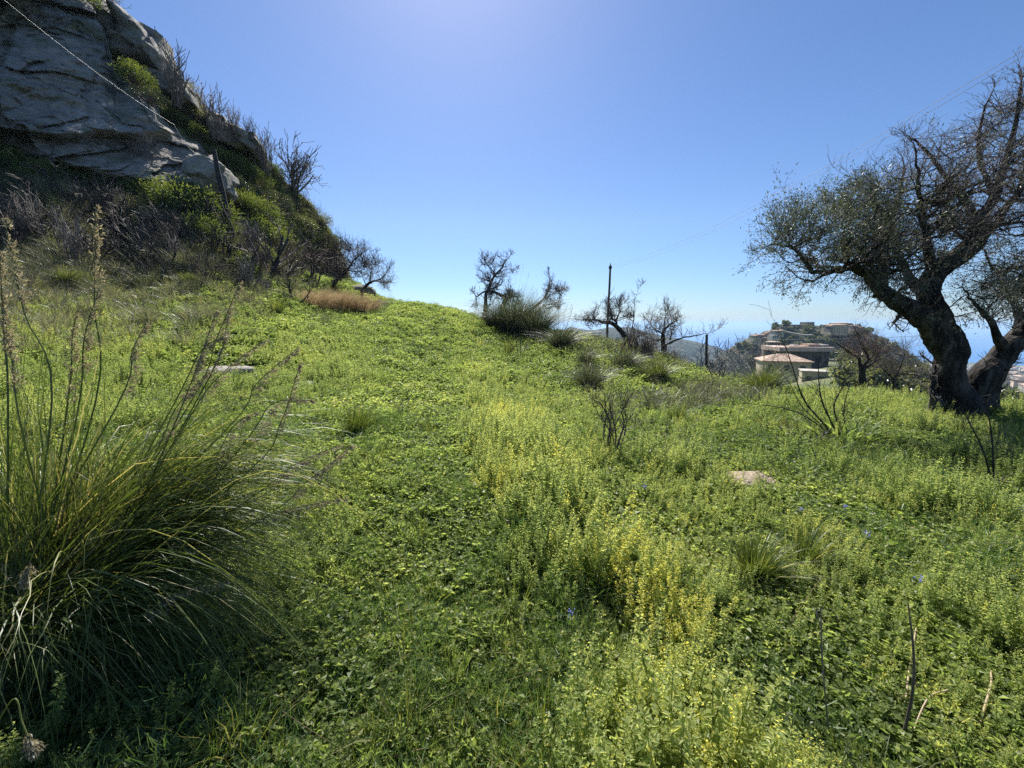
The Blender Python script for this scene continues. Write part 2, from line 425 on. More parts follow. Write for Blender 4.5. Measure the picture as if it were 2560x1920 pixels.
def ground_mat():
    m, nt, N, K = new_mat('meadow_ground')
    tc = N('ShaderNodeTexCoord')
    n1 = N('ShaderNodeTexNoise'); n1.inputs['Scale'].default_value = 1.4; n1.inputs['Detail'].default_value = 10
    K(tc.outputs['Object'], n1.inputs[0])
    r1 = ramp(N, [(.3, (.06, .055, .035)), (.5, (.085, .10, .04)), (.62, (.10, .125, .045)), (.76, (.22, .18, .12))]); K(n1.outputs[0], r1.inputs[0])
    n2 = N('ShaderNodeTexNoise'); n2.inputs['Scale'].default_value = .05; n2.inputs['Detail'].default_value = 12; n2.inputs['Roughness'].default_value = .7
    K(tc.outputs['Object'], n2.inputs[0])
    r2 = ramp(N, [(.36, (.035, .045, .025)), (.45, (.055, .07, .035)), (.5, (.09, .115, .045)), (.56, (.12, .13, .06)), (.62, (.16, .15, .09)), (.72, (.22, .19, .15))]); K(n2.outputs[0], r2.inputs[0])
    cd = N('ShaderNodeSeparateXYZ'); K(tc.outputs['Object'], cd.inputs[0])
    mr = N('ShaderNodeMapRange'); mr.inputs[1].default_value = 35; mr.inputs[2].default_value = 70; K(cd.outputs['Y'], mr.inputs[0])
    mx = N('ShaderNodeMix'); mx.data_type = 'RGBA'; K(mr.outputs[0], mx.inputs[0]); K(r1.outputs[0], mx.inputs[6]); K(r2.outputs[0], mx.inputs[7])
    pb = N('ShaderNodeBsdfPrincipled'); pb.inputs['Roughness'].default_value = .95; pb.inputs['Specular IOR Level'].default_value = .15
    K(mx.outputs[2], pb.inputs['Base Color'])
    nb = N('ShaderNodeTexNoise'); nb.inputs['Scale'].default_value = 18; nb.inputs['Detail'].default_value = 6
    K(tc.outputs['Object'], nb.inputs[0])
    bp = N('ShaderNodeBump'); bp.inputs['Strength'].default_value = .6; bp.inputs['Distance'].default_value = .03
    K(nb.outputs[0], bp.inputs['Height']); K(bp.outputs[0], pb.inputs['Normal'])
    o = N('ShaderNodeOutputMaterial'); K(pb.outputs[0], o.inputs[0])
    return m
tag(mb.build('ground', ground_mat()), kind='structure')

# ------------------------------------------------------------------ the sea
def sea_mat():
    m, nt, N, K = new_mat('sea_water')
    pb = N('ShaderNodeBsdfPrincipled'); pb.inputs['Base Color'].default_value = (.02, .13, .36, 1)
    pb.inputs['Roughness'].default_value = .35; pb.inputs['IOR'].default_value = 1.33
    tc = N('ShaderNodeTexCoord')
    mp = N('ShaderNodeMapping'); mp.inputs['Scale'].default_value = (.2, 1, 1); K(tc.outputs['Object'], mp.inputs[0])
    n1 = N('ShaderNodeTexNoise'); n1.inputs['Scale'].default_value = .0004; n1.inputs['Detail'].default_value = 5; K(mp.outputs[0], n1.inputs[0])
    r = ramp(N, [(.4, (.3, .3, .3)), (.62, (.5, .5, .5))]); K(n1.outputs[0], r.inputs[0]); K(r.outputs[0], pb.inputs['Roughness'])
    nb = N('ShaderNodeTexNoise'); nb.inputs['Scale'].default_value = .05; nb.inputs['Detail'].default_value = 5; K(tc.outputs['Object'], nb.inputs[0])
    bp = N('ShaderNodeBump'); bp.inputs['Strength'].default_value = .5; bp.inputs['Distance'].default_value = 3.0
    K(nb.outputs[0], bp.inputs['Height']); K(bp.outputs[0], pb.inputs['Normal'])
    o = N('ShaderNodeOutputMaterial'); K(pb.outputs[0], o.inputs[0])
    return m
SEA = -260.0
mb = MB()
sx = np.linspace(-1, 1, 40) * 120000; sy = np.linspace(0, 1, 40) ** 2 * 119000 + 800
mb.grid(np.stack([*np.meshgrid(sx, sy, indexing='ij'), np.full((40, 40), SEA)], -1), flip=True)
tag(mb.build('sea', sea_mat()), kind='structure')

# ------------------------------------------------------------------ the hillside on the left and its cliff
hx = np.array([-900, -600, -300, 0, 150, 260, 300, 350, 400, 430, 475, 520, 580, 650, 672, 720, 772, 800, 840, 875])
skyp = np.array([-1500, -1150, -760, -330, -130, 5, 95, 118, 165, 200, 222, 290, 330, 372, 418, 462, 503, 545, 600, 716])
basp = np.array([330, 350, 380, 440, 468, 490, 500, 508, 516, 520, 530, 545, 575, 625, 635, 672, 702, 716, 728, 738])
bd = np.array([17, 18, 19, 20, 20.4, 21, 21.2, 21.5, 22, 22.3, 22.8, 23, 23.5, 24.5, 25, 26.5, 30, 32, 34.5, 35.5])
sd_ = np.array([34, 33, 31.5, 30, 29.3, 29, 29, 29, 29.2, 29.5, 30, 30.5, 31.5, 32.5, 33, 34, 35.5, 36.5, 38, 38])
def hill(px, t, rough=True):
    px = np.asarray(px, float); t = np.asarray(t, float)
    a = np.interp(px, hx, basp); b = np.interp(px, hx, skyp); c = np.interp(px, hx, bd); d = np.interp(px, hx, sd_)
    py = a + (b - a) * t
    tt = np.clip(t, -1, 1)
    D = c + (d - c) * np.where(tt > 0, tt ** 1.0, tt * .0)
    if rough:
        D = D + .9 * fbm(px * .012, py * .012, 0, 4, 21) * sstep(-.1, .15, t) * sstep(1.0, .85, t) * 1.2
    return P(px, py, D)
pxs = np.linspace(-900, 875, 320); ts = np.concatenate([[-.15], np.linspace(0, 1, 160)])
PX, TT = np.meshgrid(pxs, ts, indexing='ij')
X = hill(PX, TT)
jag = fbm(pxs * .03, pxs * 0, 0, 3, 12)
X[:, 1:, 2] += (jag * .35)[:, None] * sstep(.6, 1, TT[:, 1:])
rows = [X]
for k in range(1, 14):                                   # the back of the spur falls away behind the ridge
    q = X[:, -1:].copy(); s_ = k * 2.2
    q[..., 0] += -s_ * .25; q[..., 1] += s_; q[..., 2] -= 0.02 * s_ * s_ + .12 * s_
    rows.append(q)
X = np.concatenate(rows, 1)
# end cap at the right, turning away behind the spur
caps = [X]
for k in range(1, 8):
    q = X[-1:].copy(); q[..., 0] += k * .25; q[..., 1] += k * 3.0; q[..., 2] -= k * 1.1; caps.append(q)
X = np.concatenate(caps, 0)
mb = MB(); mb.grid(X)
tag(mb.build('hillside', M['hill_soil']), kind='structure')

# main cliff: a bulging rock face, lower edge resting on the slope, right edge running down diagonally
rx = np.array([-900, 0, 200, 262, 289, 330, 362, 434, 480, 526, 569, 585])     # top/right outline
ry = np.array([-1500, -335, -70, 40, 150, 195, 222, 305, 335, 371, 425, 478])
lx = np.array([-900, -300, 0, 145, 299, 430, 520, 585])
ly = np.array([340, 365, 392, 440, 478, 492, 500, 497])
NPX = 420; NT = 300
px = np.linspace(-900, 592, NPX); t = np.linspace(0, 1, NT)
PX, T_ = np.meshgrid(px, t, indexing='ij')
a = np.interp(PX, lx, ly); b = np.interp(PX, rx, ry)
PY = a + (b - a) * T_
ab_ = np.interp(PX, hx, basp); as2 = np.interp(PX, hx, skyp)
th = (PY - ab_) / (as2 - ab_)
D = np.interp(PX, hx, bd) + (np.interp(PX, hx, sd_) - np.interp(PX, hx, bd)) * np.clip(th, 0, 1)
edge = np.clip(T_ * (a - b), 0, None); edge2 = np.clip((1 - T_) * (a - b), 0, None)
e = np.minimum(edge / 45, edge2 / (46 + 34 * fbm(PX * .03, PY * .03, 0, 3, 30))); e = np.minimum(e, (592 - PX) / 30)
bul = -.9 + 3.0 * sstep(0, 1, e) ** .7
ledge_y = 336 + .03 * (PX - 300) + 14 * fbm(PX * .012, 0 * PX, 0, 3, 31)
step = sstep(-16, 6, ledge_y - PY)                       # 1 above the ledge
bul = bul + (-.5 + 1.3 * step) * sstep(0, 1, e) * sstep(640, 430, PX)
ledge2 = 210 + .25 * PX + 18 * fbm(PX * .01, 0 * PX, 0, 3, 37)
bul = bul + .2 * sstep(-10, 10, ledge2 - PY) * sstep(0, 1, e)
q = P(PX, PY, D)
bul = bul + (.8 * fbm(q[..., 0] * .22, q[..., 2] * .22, 0, 3, 41) + .05 * ridged((q[..., 0] * .35 - q[..., 2] * .25), (q[..., 2] * .45 + q[..., 0] * .2), 0, 5, 43)
             + .16 * fbm(q[..., 0] * 2.2, q[..., 2] * 3.0, 0, 4, 47)) * sstep(0, .6, e)
def facets(a_, b_, size, off, tilt, seed):
    rg = np.random.default_rng(seed); mn = (a_.min(), b_.min()); mx = (a_.max(), b_.max())
    n_ = max(6, int((mx[0] - mn[0]) * (mx[1] - mn[1]) / size ** 2)); c_ = rg.uniform(mn, mx, (n_, 2)); o_ = rg.normal(0, off, n_); tl_ = rg.normal(0, tilt, (n_, 2))
    fa = a_.ravel(); fb = b_.ravel(); out = np.empty(len(fa))
    for i_ in range(0, len(fa), 20000):
        da = fa[i_:i_ + 20000, None] - c_[None, :, 0]; db = fb[i_:i_ + 20000, None] - c_[None, :, 1]
        d2 = da * da + db * db; j_ = np.argmin(d2, 1); r_ = np.arange(len(j_))
        out[i_:i_ + 20000] = o_[j_] + tl_[j_, 0] * da[r_, j_] + tl_[j_, 1] * db[r_, j_]
    return out.reshape(a_.shape)
wa = q[..., 0] + .5 * fbm(q[..., 0] * .6, q[..., 2] * .6, 0, 4, 51); wb = q[..., 2] + .5 * fbm(q[..., 0] * .6, q[..., 2] * .6, 7, 4, 52)
ra = wa * .85 - wb * .5; rb = (wa * .5 + wb * .85) * 1.15
bul = bul + (facets(ra, rb, 6.0, .26, .09, 1) + facets(ra, rb, 2.2, .06, .08, 2) + facets(ra, rb, .7, .035, .12, 3) * .8) * sstep(0, .5, e) + .05 * fbm(wa * 3, wb * 3, 0, 4, 59)
q = P(PX, PY, D - bul)
mb = MB(); mb.grid(q)
tag(mb.build('cliff', M['rock']), kind='structure')

def outcrop(outline, d, thick, label, seed, topback=0.0, name='rock_outcrop'):
    """a boulder whose silhouette follows the outline (pixels) at distance d, rounded to a real depth 'thick'"""
    o = np.array(outline, float); n = 90
    c = o.mean(0)
    # resample outline evenly
    o2 = np.vstack([o, o[:1]]); L = np.concatenate([[0], np.cumsum(np.linalg.norm(np.diff(o2, axis=0), axis=1))])
    s_ = np.linspace(0, L[-1], n + 1); ox = np.interp(s_, L, o2[:, 0]); oy = np.interp(s_, L, o2[:, 1])
    R = 44
    rr = np.linspace(0, math.pi, R)
    V = np.zeros((n + 1, R, 3))
    for j, a_ in enumerate(rr):
        k = abs(math.sin(a_)) ** .42; dep = -math.copysign(abs(math.cos(a_)) ** .6, math.cos(a_)) * thick / 2
        V[:, j] = P(c[0] + (ox - c[0]) * k, c[1] + (oy - c[1]) * k, d)
        V[:, j, 1] += dep
        V[:, j, 0] += dep * (c[0] - 1280) / FPX * .3
        V[:, j, 2] += dep * topback
    nz = facets(V[..., 0] + V[..., 1] * .8 + .3 * fbm(V[..., 0], V[..., 2], 0, 3, 2), V[..., 2] * 1.6 + V[..., 0] * .4, 1.3, .16, .12, seed) + .05 * ridged(V[..., 0] * .7 + seed, V[..., 1] * .7, V[..., 2] * 1.6, 4, seed) + .10 * fbm(V[..., 0] * 2.5, V[..., 1] * 2.5, V[..., 2] * 3, 3, seed)
    ctr = V.mean((0, 1)); dirn = V - ctr; dirn /= np.linalg.norm(dirn, axis=2, keepdims=True) + 1e-6
    V[:-1] += dirn[:-1] * nz[:-1, :, None] * min(1.5, thick * .5); V[-1] = V[0]
    m = MB(); m.grid(V); ob = m.build(name, M['rock'], origin=V.mean((0, 1)))
    return tag(ob, label, 'rock', 'rock outcrops along the ridge')
outcrop([(285, 165), (299, 85), (350, 72), (400, 114), (424, 168), (418, 195), (375, 188), (330, 190)], 28.2, 4.5, 'rounded grey boulder highest on the ridge above the green bush', 3)
outcrop([(370, 190), (430, 188), (476, 204), (502, 254), (508, 285), (470, 272), (440, 262), (400, 250), (380, 215)], 28.6, 4.0, 'sloping grey rock below the rounded boulder on the ridge', 7)
outcrop([(520, 290), (560, 302), (652, 341), (652, 384), (620, 392), (575, 376), (540, 345), (520, 320)], 30.4, 4.0, 'flat-topped ledge with sunlit top and dark overhanging face on ridge', 11, .15)
outcrop([(225, 20), (262, 5), (290, 55), (310, 90), (296, 130), (262, 100), (235, 60)], 27.8, 3.0, 'pointed rock at the top of the cliff under the overhanging tree', 15)
outcrop([(500, 430), (540, 400), (574, 440), (588, 490), (540, 500), (505, 486)], 22.6, 2.2, 'low grey boulder at the lower right foot of the cliff', 19)

# ------------------------------------------------------------------ plants: prototypes for the ground cover
PROTO = {}
def proto_collection(key, meshes):
    c = bpy.data.collections.new('prototypes_' + key)
    for i, me in enumerate(meshes):
        o = bpy.data.objects.new('%s_%02d' % (key, i), me); c.objects.link(o)
    PROTO[key] = c
def blade_lines(rng, n, h, spread, lean, droop, K=6, base_r=.03):
    az = rng.uniform(0, 2 * math.pi, n); ln = h * rng.uniform(.55, 1.05, n)
    out = spread * rng.uniform(.15, 1, n)
    t = np.linspace(0, 1, K)[None, :]
    r0 = base_r * np.sqrt(rng.uniform(0, 1, n))
    dx, dy = np.cos(az), np.sin(az)
    hor = out[:, None] * ln[:, None] * (t ** 1.3 + droop * t ** 3 * out[:, None])
    ver = ln[:, None] * (t - (droop * .8) * out[:, None] * t ** 2.6)
    A = np.stack([dx[:, None] * (r0[:, None] + hor) + lean[0] * ln[:, None] * t ** 1.7, dy[:, None] * (r0[:, None] + hor) + lean[1] * ln[:, None] * t ** 1.7, ver + lean[2] * ln[:, None] * t ** 2], -1)
    A += rng.normal(size=(n, 1, 3)) * .01 * ln[:, None, None] + rng.normal(size=(n, K, 3)) * .008 * ln[:, None, None] * t[..., None]
    S = np.stack([-dy, dx, 0 * dx], -1) + .5 * rng.normal(size=(n, 3)); S /= np.linalg.norm(S, axis=1, keepdims=True)
    return A, S, ln

def mesh_mat_plant(seed, n=70, R=.13, h=.07, ls=.016, tlo=.1, thi=.6):
    """low mat of small rounded leaves"""
    rng = np.random.default_rng(seed); m = MB()
    r = R * np.sqrt(rng.uniform(0, 1, n)); a = rng.uniform(0, 6.283, n)
    z = h * rng.uniform(.15, 1, n) * (1 - .5 * (r / R) ** 2)
    c = np.stack([r * np.cos(a), r * np.sin(a), z], -1)
    for k in range(3):                                    # three leaflets
        an = rng.uniform(0, 6.283, n) * 0 + k * 2.09 + a * 3
        d = np.stack([np.cos(an), np.sin(an), rng.uniform(-.3, .8, n)], -1)
        nn = np.stack([rng.normal(0, .45, n), rng.normal(0, .45, n), np.ones(n)], -1)
        L = ls * rng.uniform(.7, 1.4, n)
        m.leaves(c, d, nn, L, L * .85, rng.uniform(tlo, thi, n))
    A = np.stack([c * [.6, .6, 0], c * [.9, .9, .6], c], 1); W = np.full((n, 3), .0009)
    m.ribbons(A, W, rdir(rng, n), .35)
    return m.mesh('mat_plant', M['leaf'])
def mesh_herb(seed, h=.34, yellow=0.0, nst=4):
    """upright annual herb: stems with whorls of small toothed leaves and flower clusters at the top"""
    rng = np.random.default_rng(seed); m = MB()
    for s_ in range(nst):
        hh = h * rng.uniform(.55, 1.05); b = rng.normal(0, .03, 2); tip = b + rng.normal(0, .05, 2)
        tt = np.linspace(0, 1, 6)
        ln = np.stack([b[0] + (tip[0] - b[0]) * tt, b[1] + (tip[1] - b[1]) * tt, hh * tt], -1)
        m.tubes([(ln, np.linspace(.0028, .0014, 6))], 3, .35 + yellow)
        nn_ = int(hh / .013)
        for k in range(nn_):
            f = (k + 1) / nn_; p = np.array([np.interp(f, tt, ln[:, i]) for i in range(3)])
            cnt = rng.integers(3, 6); an = rng.uniform(0, 6.283, cnt)
            low = (1 - f)
            L = (.009 + .019 * math.sin(math.pi * min(1, f * .8 + .1)) * rng.uniform(.6, 1.2)) * np.ones(cnt) * rng.uniform(.7, 1.2, cnt)
            d = np.stack([np.cos(an), np.sin(an), rng.uniform(-.35, .9, cnt)], -1)
            nrm = np.stack([rng.normal(0, .4, cnt), rng.normal(0, .4, cnt), np.ones(cnt)], -1)
            tint = np.clip(.25 + .38 * f + yellow * (1.1 if rng.random() < .5 else .4) + (.35 if (low > .7 and rng.random() < .3) else 0) + rng.normal(0, .08, cnt), 0, 1)
            m.leaves(p + d * .004, d, nrm, L, L * .48, tint)
        # flower cluster
        cnt = 26; c = ln[-1] + rng.normal(0, 1, (cnt, 3)) * [.007, .007, .03]
        m.leaves(c, rdir(rng, cnt), rdir(rng, cnt), .010, .007, np.clip(.62 + yellow + rng.normal(0, .1, cnt), 0, 1))
    return m.mesh('herb', M['herb'])
def mesh_tuft(seed, n=45, h=.22, w=.0016, mat='blade', tlo=.3, thi=.8):
    rng = np.random.default_rng(seed); m = MB()
    A, S, ln = blade_lines(rng, n, h, .7, (0, 0, 0), .7, 5, .025)
    W = w * np.array([1, 1.1, .9, .6, .1])[None, :] * rng.uniform(.7, 1.4, (n, 1))
    m.ribbons(A, W, S, rng.uniform(tlo, thi, n)); return m.mesh('tuft', M[mat])
def mesh_rosette(seed, n=12, L=.16, w=.035, up=.6, tlo=.3, thi=.62):
    rng = np.random.default_rng(seed); m = MB(); K = 6
    t = np.linspace(0, 1, K)
    az = rng.uniform(0, 6.283, n); ln = L * rng.uniform(.6, 1.1, n)
    el = up * rng.uniform(.3, 1.3, n)
    A = np.stack([np.cos(az)[:, None] * ln[:, None] * t * np.cos(el)[:, None], np.sin(az)[:, None] * ln[:, None] * t * np.cos(el)[:, None],
                  ln[:, None] * (np.sin(el)[:, None] * t * 1.2 - .45 * t ** 2.5)], -1) + np.array([0, 0, .01])
    S = np.stack([-np.sin(az), np.cos(az), rng.normal(0, .3, n)], -1); S /= np.linalg.norm(S, axis=1, keepdims=True)
    W = w * np.array([.2, .65, 1, 1, .65, .05])[None] * .5 * rng.uniform(.8, 1.2, (n, 1)) * (1 + .12 * rng.normal(size=(n, K)))
    m.ribbons(A, W, S, rng.uniform(tlo, thi, n)); return m.mesh('rosette', M['leaf'])
def mesh_fennel(seed, n=260, R=.14, h=.25):
    rng = np.random.default_rng(seed); m = MB()
    c = rdir(rng, n) * (R * rng.uniform(.2, 1, n) ** .5)[:, None]; c[:, 2] = np.abs(c[:, 2]) * h / R + .02
    d = c * [1, 1, .6] / R + rng.normal(0, .5, (n, 3)); d /= np.linalg.norm(d, axis=1, keepdims=True)
    L = rng.uniform(.02, .05, n)[:, None]
    A = np.stack([c, c + d * L * .5, c + d * L + [0, 0, .004]], 1)
    m.ribbons(A, np.full((n, 3), .0011), rdir(rng, n), rng.uniform(.2, .9, n)); return m.mesh('fennel', M['fennel'])
def mesh_straw(seed, n=5, L=.35):
    rng = np.random.default_rng(seed); m = MB(); lines = []
    for k in range(n):
        a = rng.uniform(0, 6.283); ll = L * rng.uniform(.3, 1); t = np.linspace(0, 1, 5); up = rng.uniform(.02, .35)
        p = np.stack([np.cos(a) * ll * t, np.sin(a) * ll * t + .03 * rng.normal() * np.sin(t * 3), .03 + up * ll * t], -1) + rng.normal(0, .05, 3) * [1, 1, 0]
        lines.append((p, np.full(5, .0014)))
    m.tubes(lines, 3, rng.uniform(0, 1, n)); return m.mesh('straw', M['straw'])
def mesh_longgrass(seed, n=110, h=.75, mat='blade'):
    rng = np.random.default_rng(seed); m = MB()
    A, S, ln = blade_lines(rng, n, h, .65, (.12, 0, 0), .9, 7, .08)
    W = .0032 * np.array([1, 1.1, 1.1, 1, .8, .5, .1])[None, :] * rng.uniform(.7, 1.4, (n, 1))
    m.ribbons(A, W, S, np.where(rng.random(n) < .16, .98, rng.uniform(.2, .75, n))); return m.mesh('long_grass', M[mat])
def mesh_clump(seed, n=500, R=.35, h=.4, ls=.035, mat='scrub', tlo=0, thi=1):
    """irregular leafy clump made of sub-clusters"""
    rng = np.random.default_rng(seed); m = MB()
    k = 26; cc = rdir(rng, k) * (R * rng.uniform(.35, 1, k))[:, None]; cc[:, 2] = np.abs(cc[:, 2]) * h / R
    idx = rng.integers(0, k, n)
    d = rdir(rng, n); d[:, 2] = np.abs(d[:, 2]) * 1.2 - .2
    p = cc[idx] + d * (R * .3 * rng.uniform(.3, 1, n))[:, None]
    p[:, 2] = np.maximum(p[:, 2], .01)
    L = ls * rng.uniform(.6, 1.3, n)
    tb = rng.uniform(tlo, thi, k)
    m.leaves(p, d + .5 * rng.normal(size=(n, 3)), rdir(rng, n) + [0, 0, .7], L, L * .42, np.clip(tb[idx] * .7 + .3 * rng.uniform(tlo, thi, n), 0, 1))
    lines = []
    for j in range(k):
        t = np.linspace(0, 1, 4)[:, None]; lines.append((cc[j] * t * [1, 1, 1] + [0, 0, 0], np.linspace(.006, .002, 4)))
    m.tubes(lines, 3, 0.0)
    return m.mesh('clump', M[mat])
def mesh_twiggy(seed, h=.7, nst=7, mat='twig'):
    rng = np.random.default_rng(seed); lines = []
    def br(p, d, L, r, dep):
        K = 5; pts = [p]; 
        for k in range(K - 1):
            d = d + rng.normal(0, .16, 3) + [0, 0, .04]; d /= np.linalg.norm(d); pts.append(pts[-1] + d * L / (K - 1))
        lines.append((np.array(pts), np.linspace(r, r * .45, K)))
        if dep > 0:
            for c in range(rng.integers(3, 6)):
                j = rng.integers(1, K); dd = d + rng.normal(0, .55, 3) + [0, 0, .15]; dd /= np.linalg.norm(dd)
                br(pts[j], dd, L * rng.uniform(.4, .7), r * .5, dep - 1)
    for s_ in range(nst):
        d = rng.normal(0, .45, 3); d[2] = 1; d /= np.linalg.norm(d)
        br(rng.normal(0, .04, 3) * [1, 1, 0], d, h * rng.uniform(.6, 1), .006, 2)
    m = MB(); m.tubes(lines, 3); return m.mesh('twiggy', M[mat])

proto_collection('mat', [mesh_mat_plant(i, 70, .13, .05 + .012 * i, .015 + .0022 * (i % 4)) for i in range(7)])
proto_collection('herb', [mesh_herb(20 + i, (.24, .34, .17, .30, .42, .3)[i], (0, 0, -.06, .08, 0, .22)[i], (4, 3, 6, 4, 3, 3)[i]) for i in range(6)])
proto_collection('rosette', [mesh_rosette(40, 12), mesh_rosette(41, 9, .12, .022, .9), mesh_rosette(42, 14, .10, .02, 1.0, .4, .7), mesh_rosette(43, 8, .2, .05, .7, .2, .5)])
proto_collection('tuft', [mesh_tuft(50), mesh_tuft(51, 60, .13), mesh_tuft(52, 35, .3, .002), mesh_fennel(53), mesh_fennel(54, 200, .1, .16)])
proto_collection('straw', [mesh_straw(60), mesh_straw(61, 8, .2), mesh_straw(62, 3, .6)])
proto_collection('longgrass', [mesh_longgrass(70, 110, .75, 'blade_grey'), mesh_longgrass(71, 90, .55), mesh_longgrass(72, 140, .9, 'blade_grey'), mesh_twiggy(73, .9, 5, 'twig')])
proto_collection('scrub', [mesh_clump(80, 550, .4, .4, .05), mesh_clump(81, 500, .5, .3, .045), mesh_clump(82, 500, .35, .5, .05, 'shrub', .1, .8), mesh_longgrass(83, 110, .7), mesh_twiggy(84, .9, 8, 'twig'), mesh_twiggy(85, .7, 8, 'twig_pale')])

def scatter(name, key, pos, rot, scl, pid, itint, cat_label=None):
    me = bpy.data.meshes.new(name); n = len(pos)
    me.vertices.add(n); me.vertices.foreach_set('co', np.asarray(pos, np.float32).ravel())
    a = me.attributes.new('rot', 'FLOAT_VECTOR', 'POINT'); a.data.foreach_set('vector', np.asarray(rot, np.float32).ravel())
    a = me.attributes.new('scl', 'FLOAT', 'POINT'); a.data.foreach_set('value', np.asarray(scl, np.float32))
    a = me.attributes.new('pid', 'INT', 'POINT'); a.data.foreach_set('value', np.asarray(pid, np.int32))
    a = me.attributes.new('itint', 'FLOAT', 'POINT'); a.data.foreach_set('value', np.asarray(itint, np.float32))
    ob = bpy.data.objects.new(name, me); COL.objects.link(ob)
    ng = bpy.data.node_groups.new('scatter_' + name, 'GeometryNodeTree')
    ng.interface.new_socket('Geometry', in_out='INPUT', socket_type='NodeSocketGeometry')
    ng.interface.new_socket('Geometry', in_out='OUTPUT', socket_type='NodeSocketGeometry')
    N = ng.nodes.new; K = ng.links.new
    gi = N('NodeGroupInput'); go = N('NodeGroupOutput')
    ci = N('GeometryNodeCollectionInfo'); ci.inputs['Collection'].default_value = PROTO[key]
    ci.inputs['Separate Children'].default_value = True; ci.inputs['Reset Children'].default_value = True
    ip = N('GeometryNodeInstanceOnPoints'); ip.inputs['Pick Instance'].default_value = True
    def na(nm, ty):
        x = N('GeometryNodeInputNamedAttribute'); x.data_type = ty; x.inputs[0].default_value = nm
        return [o for o in x.outputs if o.enabled and o.name == 'Attribute'][0]
    er = N('FunctionNodeEulerToRotation'); K(na('rot', 'FLOAT_VECTOR'), er.inputs[0])
    K(gi.outputs[0], ip.inputs['Points']); K(ci.outputs[0], ip.inputs['Instance'])
    K(na('pid', 'INT'), ip.inputs['Instance Index']); K(er.outputs[0], ip.inputs['Rotation']); K(na('scl', 'FLOAT'), ip.inputs['Scale'])
    K(ip.outputs[0], go.inputs[0])
    md = ob.modifiers.new('scatter', 'NODES'); md.node_group = ng
    return tag(ob, kind='stuff', label=cat_label)

def sample_ground(rng, n, dmin, dmax, pw=1.6, umin=-2.3, umax=2.6):
    """points over the visible wedge, denser near: distance ~ power law"""
    q = rng.uniform(0, 1, n); d = (dmin ** (2 - pw) + q * (dmax ** (2 - pw) - dmin ** (2 - pw))) ** (1 / (2 - pw))
    u = rng.uniform(umin, umax, n)
    x = u * (d + .25); y = d
    return x, y
def put(rng, name, key, x, y, scl, pid, it, tilt=.2, keep=None, label=None, sink=.0):
    z = H(x, y) - sink
    if keep is not None: x, y, z, scl, pid, it = (v[keep] for v in (x, y, z, scl, pid, it))
    n = len(x); rot = np.stack([rng.normal(0, tilt, n), rng.normal(0, tilt, n), rng.uniform(0, 6.283, n)], -1)
    return scatter(name, key, np.stack([x, y, z], -1), rot, scl, pid, it, label)
def beyond_crest(x, y):
    px = 1280 + x / np.maximum(y, .1) * FPX
    c = np.array(crest + [(0, 0, 40)]); o = np.argsort(c[:, 0]); c = c[o]
    return y > np.interp(px, c[:, 0], c[:, 2]) * 1.35
EXC = [(575, 948, .75), (768, 978, .3), (1770, 1215, .14), (1885, 1235, .34), (1730, 1175, .1), (2310, 1225, .1), (2280, 1345, .15), (2405, 1120, .14), (1340, 1900, .16), (1500, 1560, .12), (1130, 1780, .12), (1380, 1620, .12),
       (1800, 1060, .4), (1330, 1390, .1), (1260, 1560, .1), (900, 1840, .12), (1640, 1110, .2), (2060, 1230, .15), (1790, 1185, .14)]
EXP = [(G(a_, b_), r_) for a_, b_, r_ in EXC]
def clear(x, y, f=1.0):
    k = np.ones(len(x), bool); wob = 1 + .5 * fbm(x * 6, y * 6, 0, 2, 44)
    for g_, r_ in EXP: k &= np.hypot(x - g_[0], (y - g_[1]) * .8) > r_ * f * wob
    return k & (fbm(x * 1.1, y * 1.1, 0, 4, 45) < .47)
rng = np.random.default_rng(5)
# zones
def band(x, y):          # the yellow-green strip of upright herbs running up the middle
    cx = .66 - .13 * y + .10 * np.sin(y * .8); w = .42 + .08 * y
    return np.exp(-((x - cx) / w) ** 2)
def upright_density(x, y):
    n = fbm(x * .55, y * .4, 0, 4, 90)
    right = sstep(.4, 3, x) * .34
    left = sstep(-1.0, -4.5, x) * sstep(2.5, 5, y) * .45
    far = sstep(6, 10, y) * .26 + sstep(-.25, -.55, x / (y + .5)) * sstep(7, 11, y) * .4
    low = np.exp(-((x + .4) / .9) ** 2) * sstep(4.5, 3.0, y) * .9
    n2 = fbm(x * 1.6, y * 1.3, 0, 3, 88)
    strip = np.exp(-((x / (y + .5) + .17 + .004 * y + .03 * np.sin(y * .6)) / .10) ** 2)
    return np.clip(.22 + 1.25 * band(x, y) * (1 - .5 * sstep(9, 13, y)) * (1 + .5 * n2) + .9 * n + .8 * n2 + right + left + far - .5 * low - .8 * strip, 0, 1)
# low mat
def slope_limit(x, y, off=0):
    pp = 1280 + x / y * FPX; zz = H(x, y); pv = 960 - FPX * ((zz - CAMZ) / y * CP + SP) / (CP - (zz - CAMZ) / y * SP)
    return pv > np.interp(pp, [-400, 0, 300, 570, 700, 800, 850], [800, 790, 775, 750, 725, 700, 0]) + off + 22 * fbm(x * .5, y * .5, 0, 2, 15)
x, y = sample_ground(rng, 74000, .75, 45, 1.75)
k = ~beyond_crest(x, y) & clear(x, y, .8) & (slope_limit(x, y, -25) | (rng.random(len(x)) < .2))
s = (.85 + .14 * y) * rng.uniform(.7, 1.3, len(x)); s = np.minimum(s, 3.8)
it = .08 + rng.normal(0, .12, len(x)) + .3 * fbm(x * .8, y * .8, 0, 3, 91) + .22 * fbm(x * .22, y * .22, 0, 3, 92) - .03 + .14 * sstep(6, 2, y)
put(rng, 'ground_cover', 'mat', x, y, s, rng.integers(0, 7, len(x)), it, .2, k)
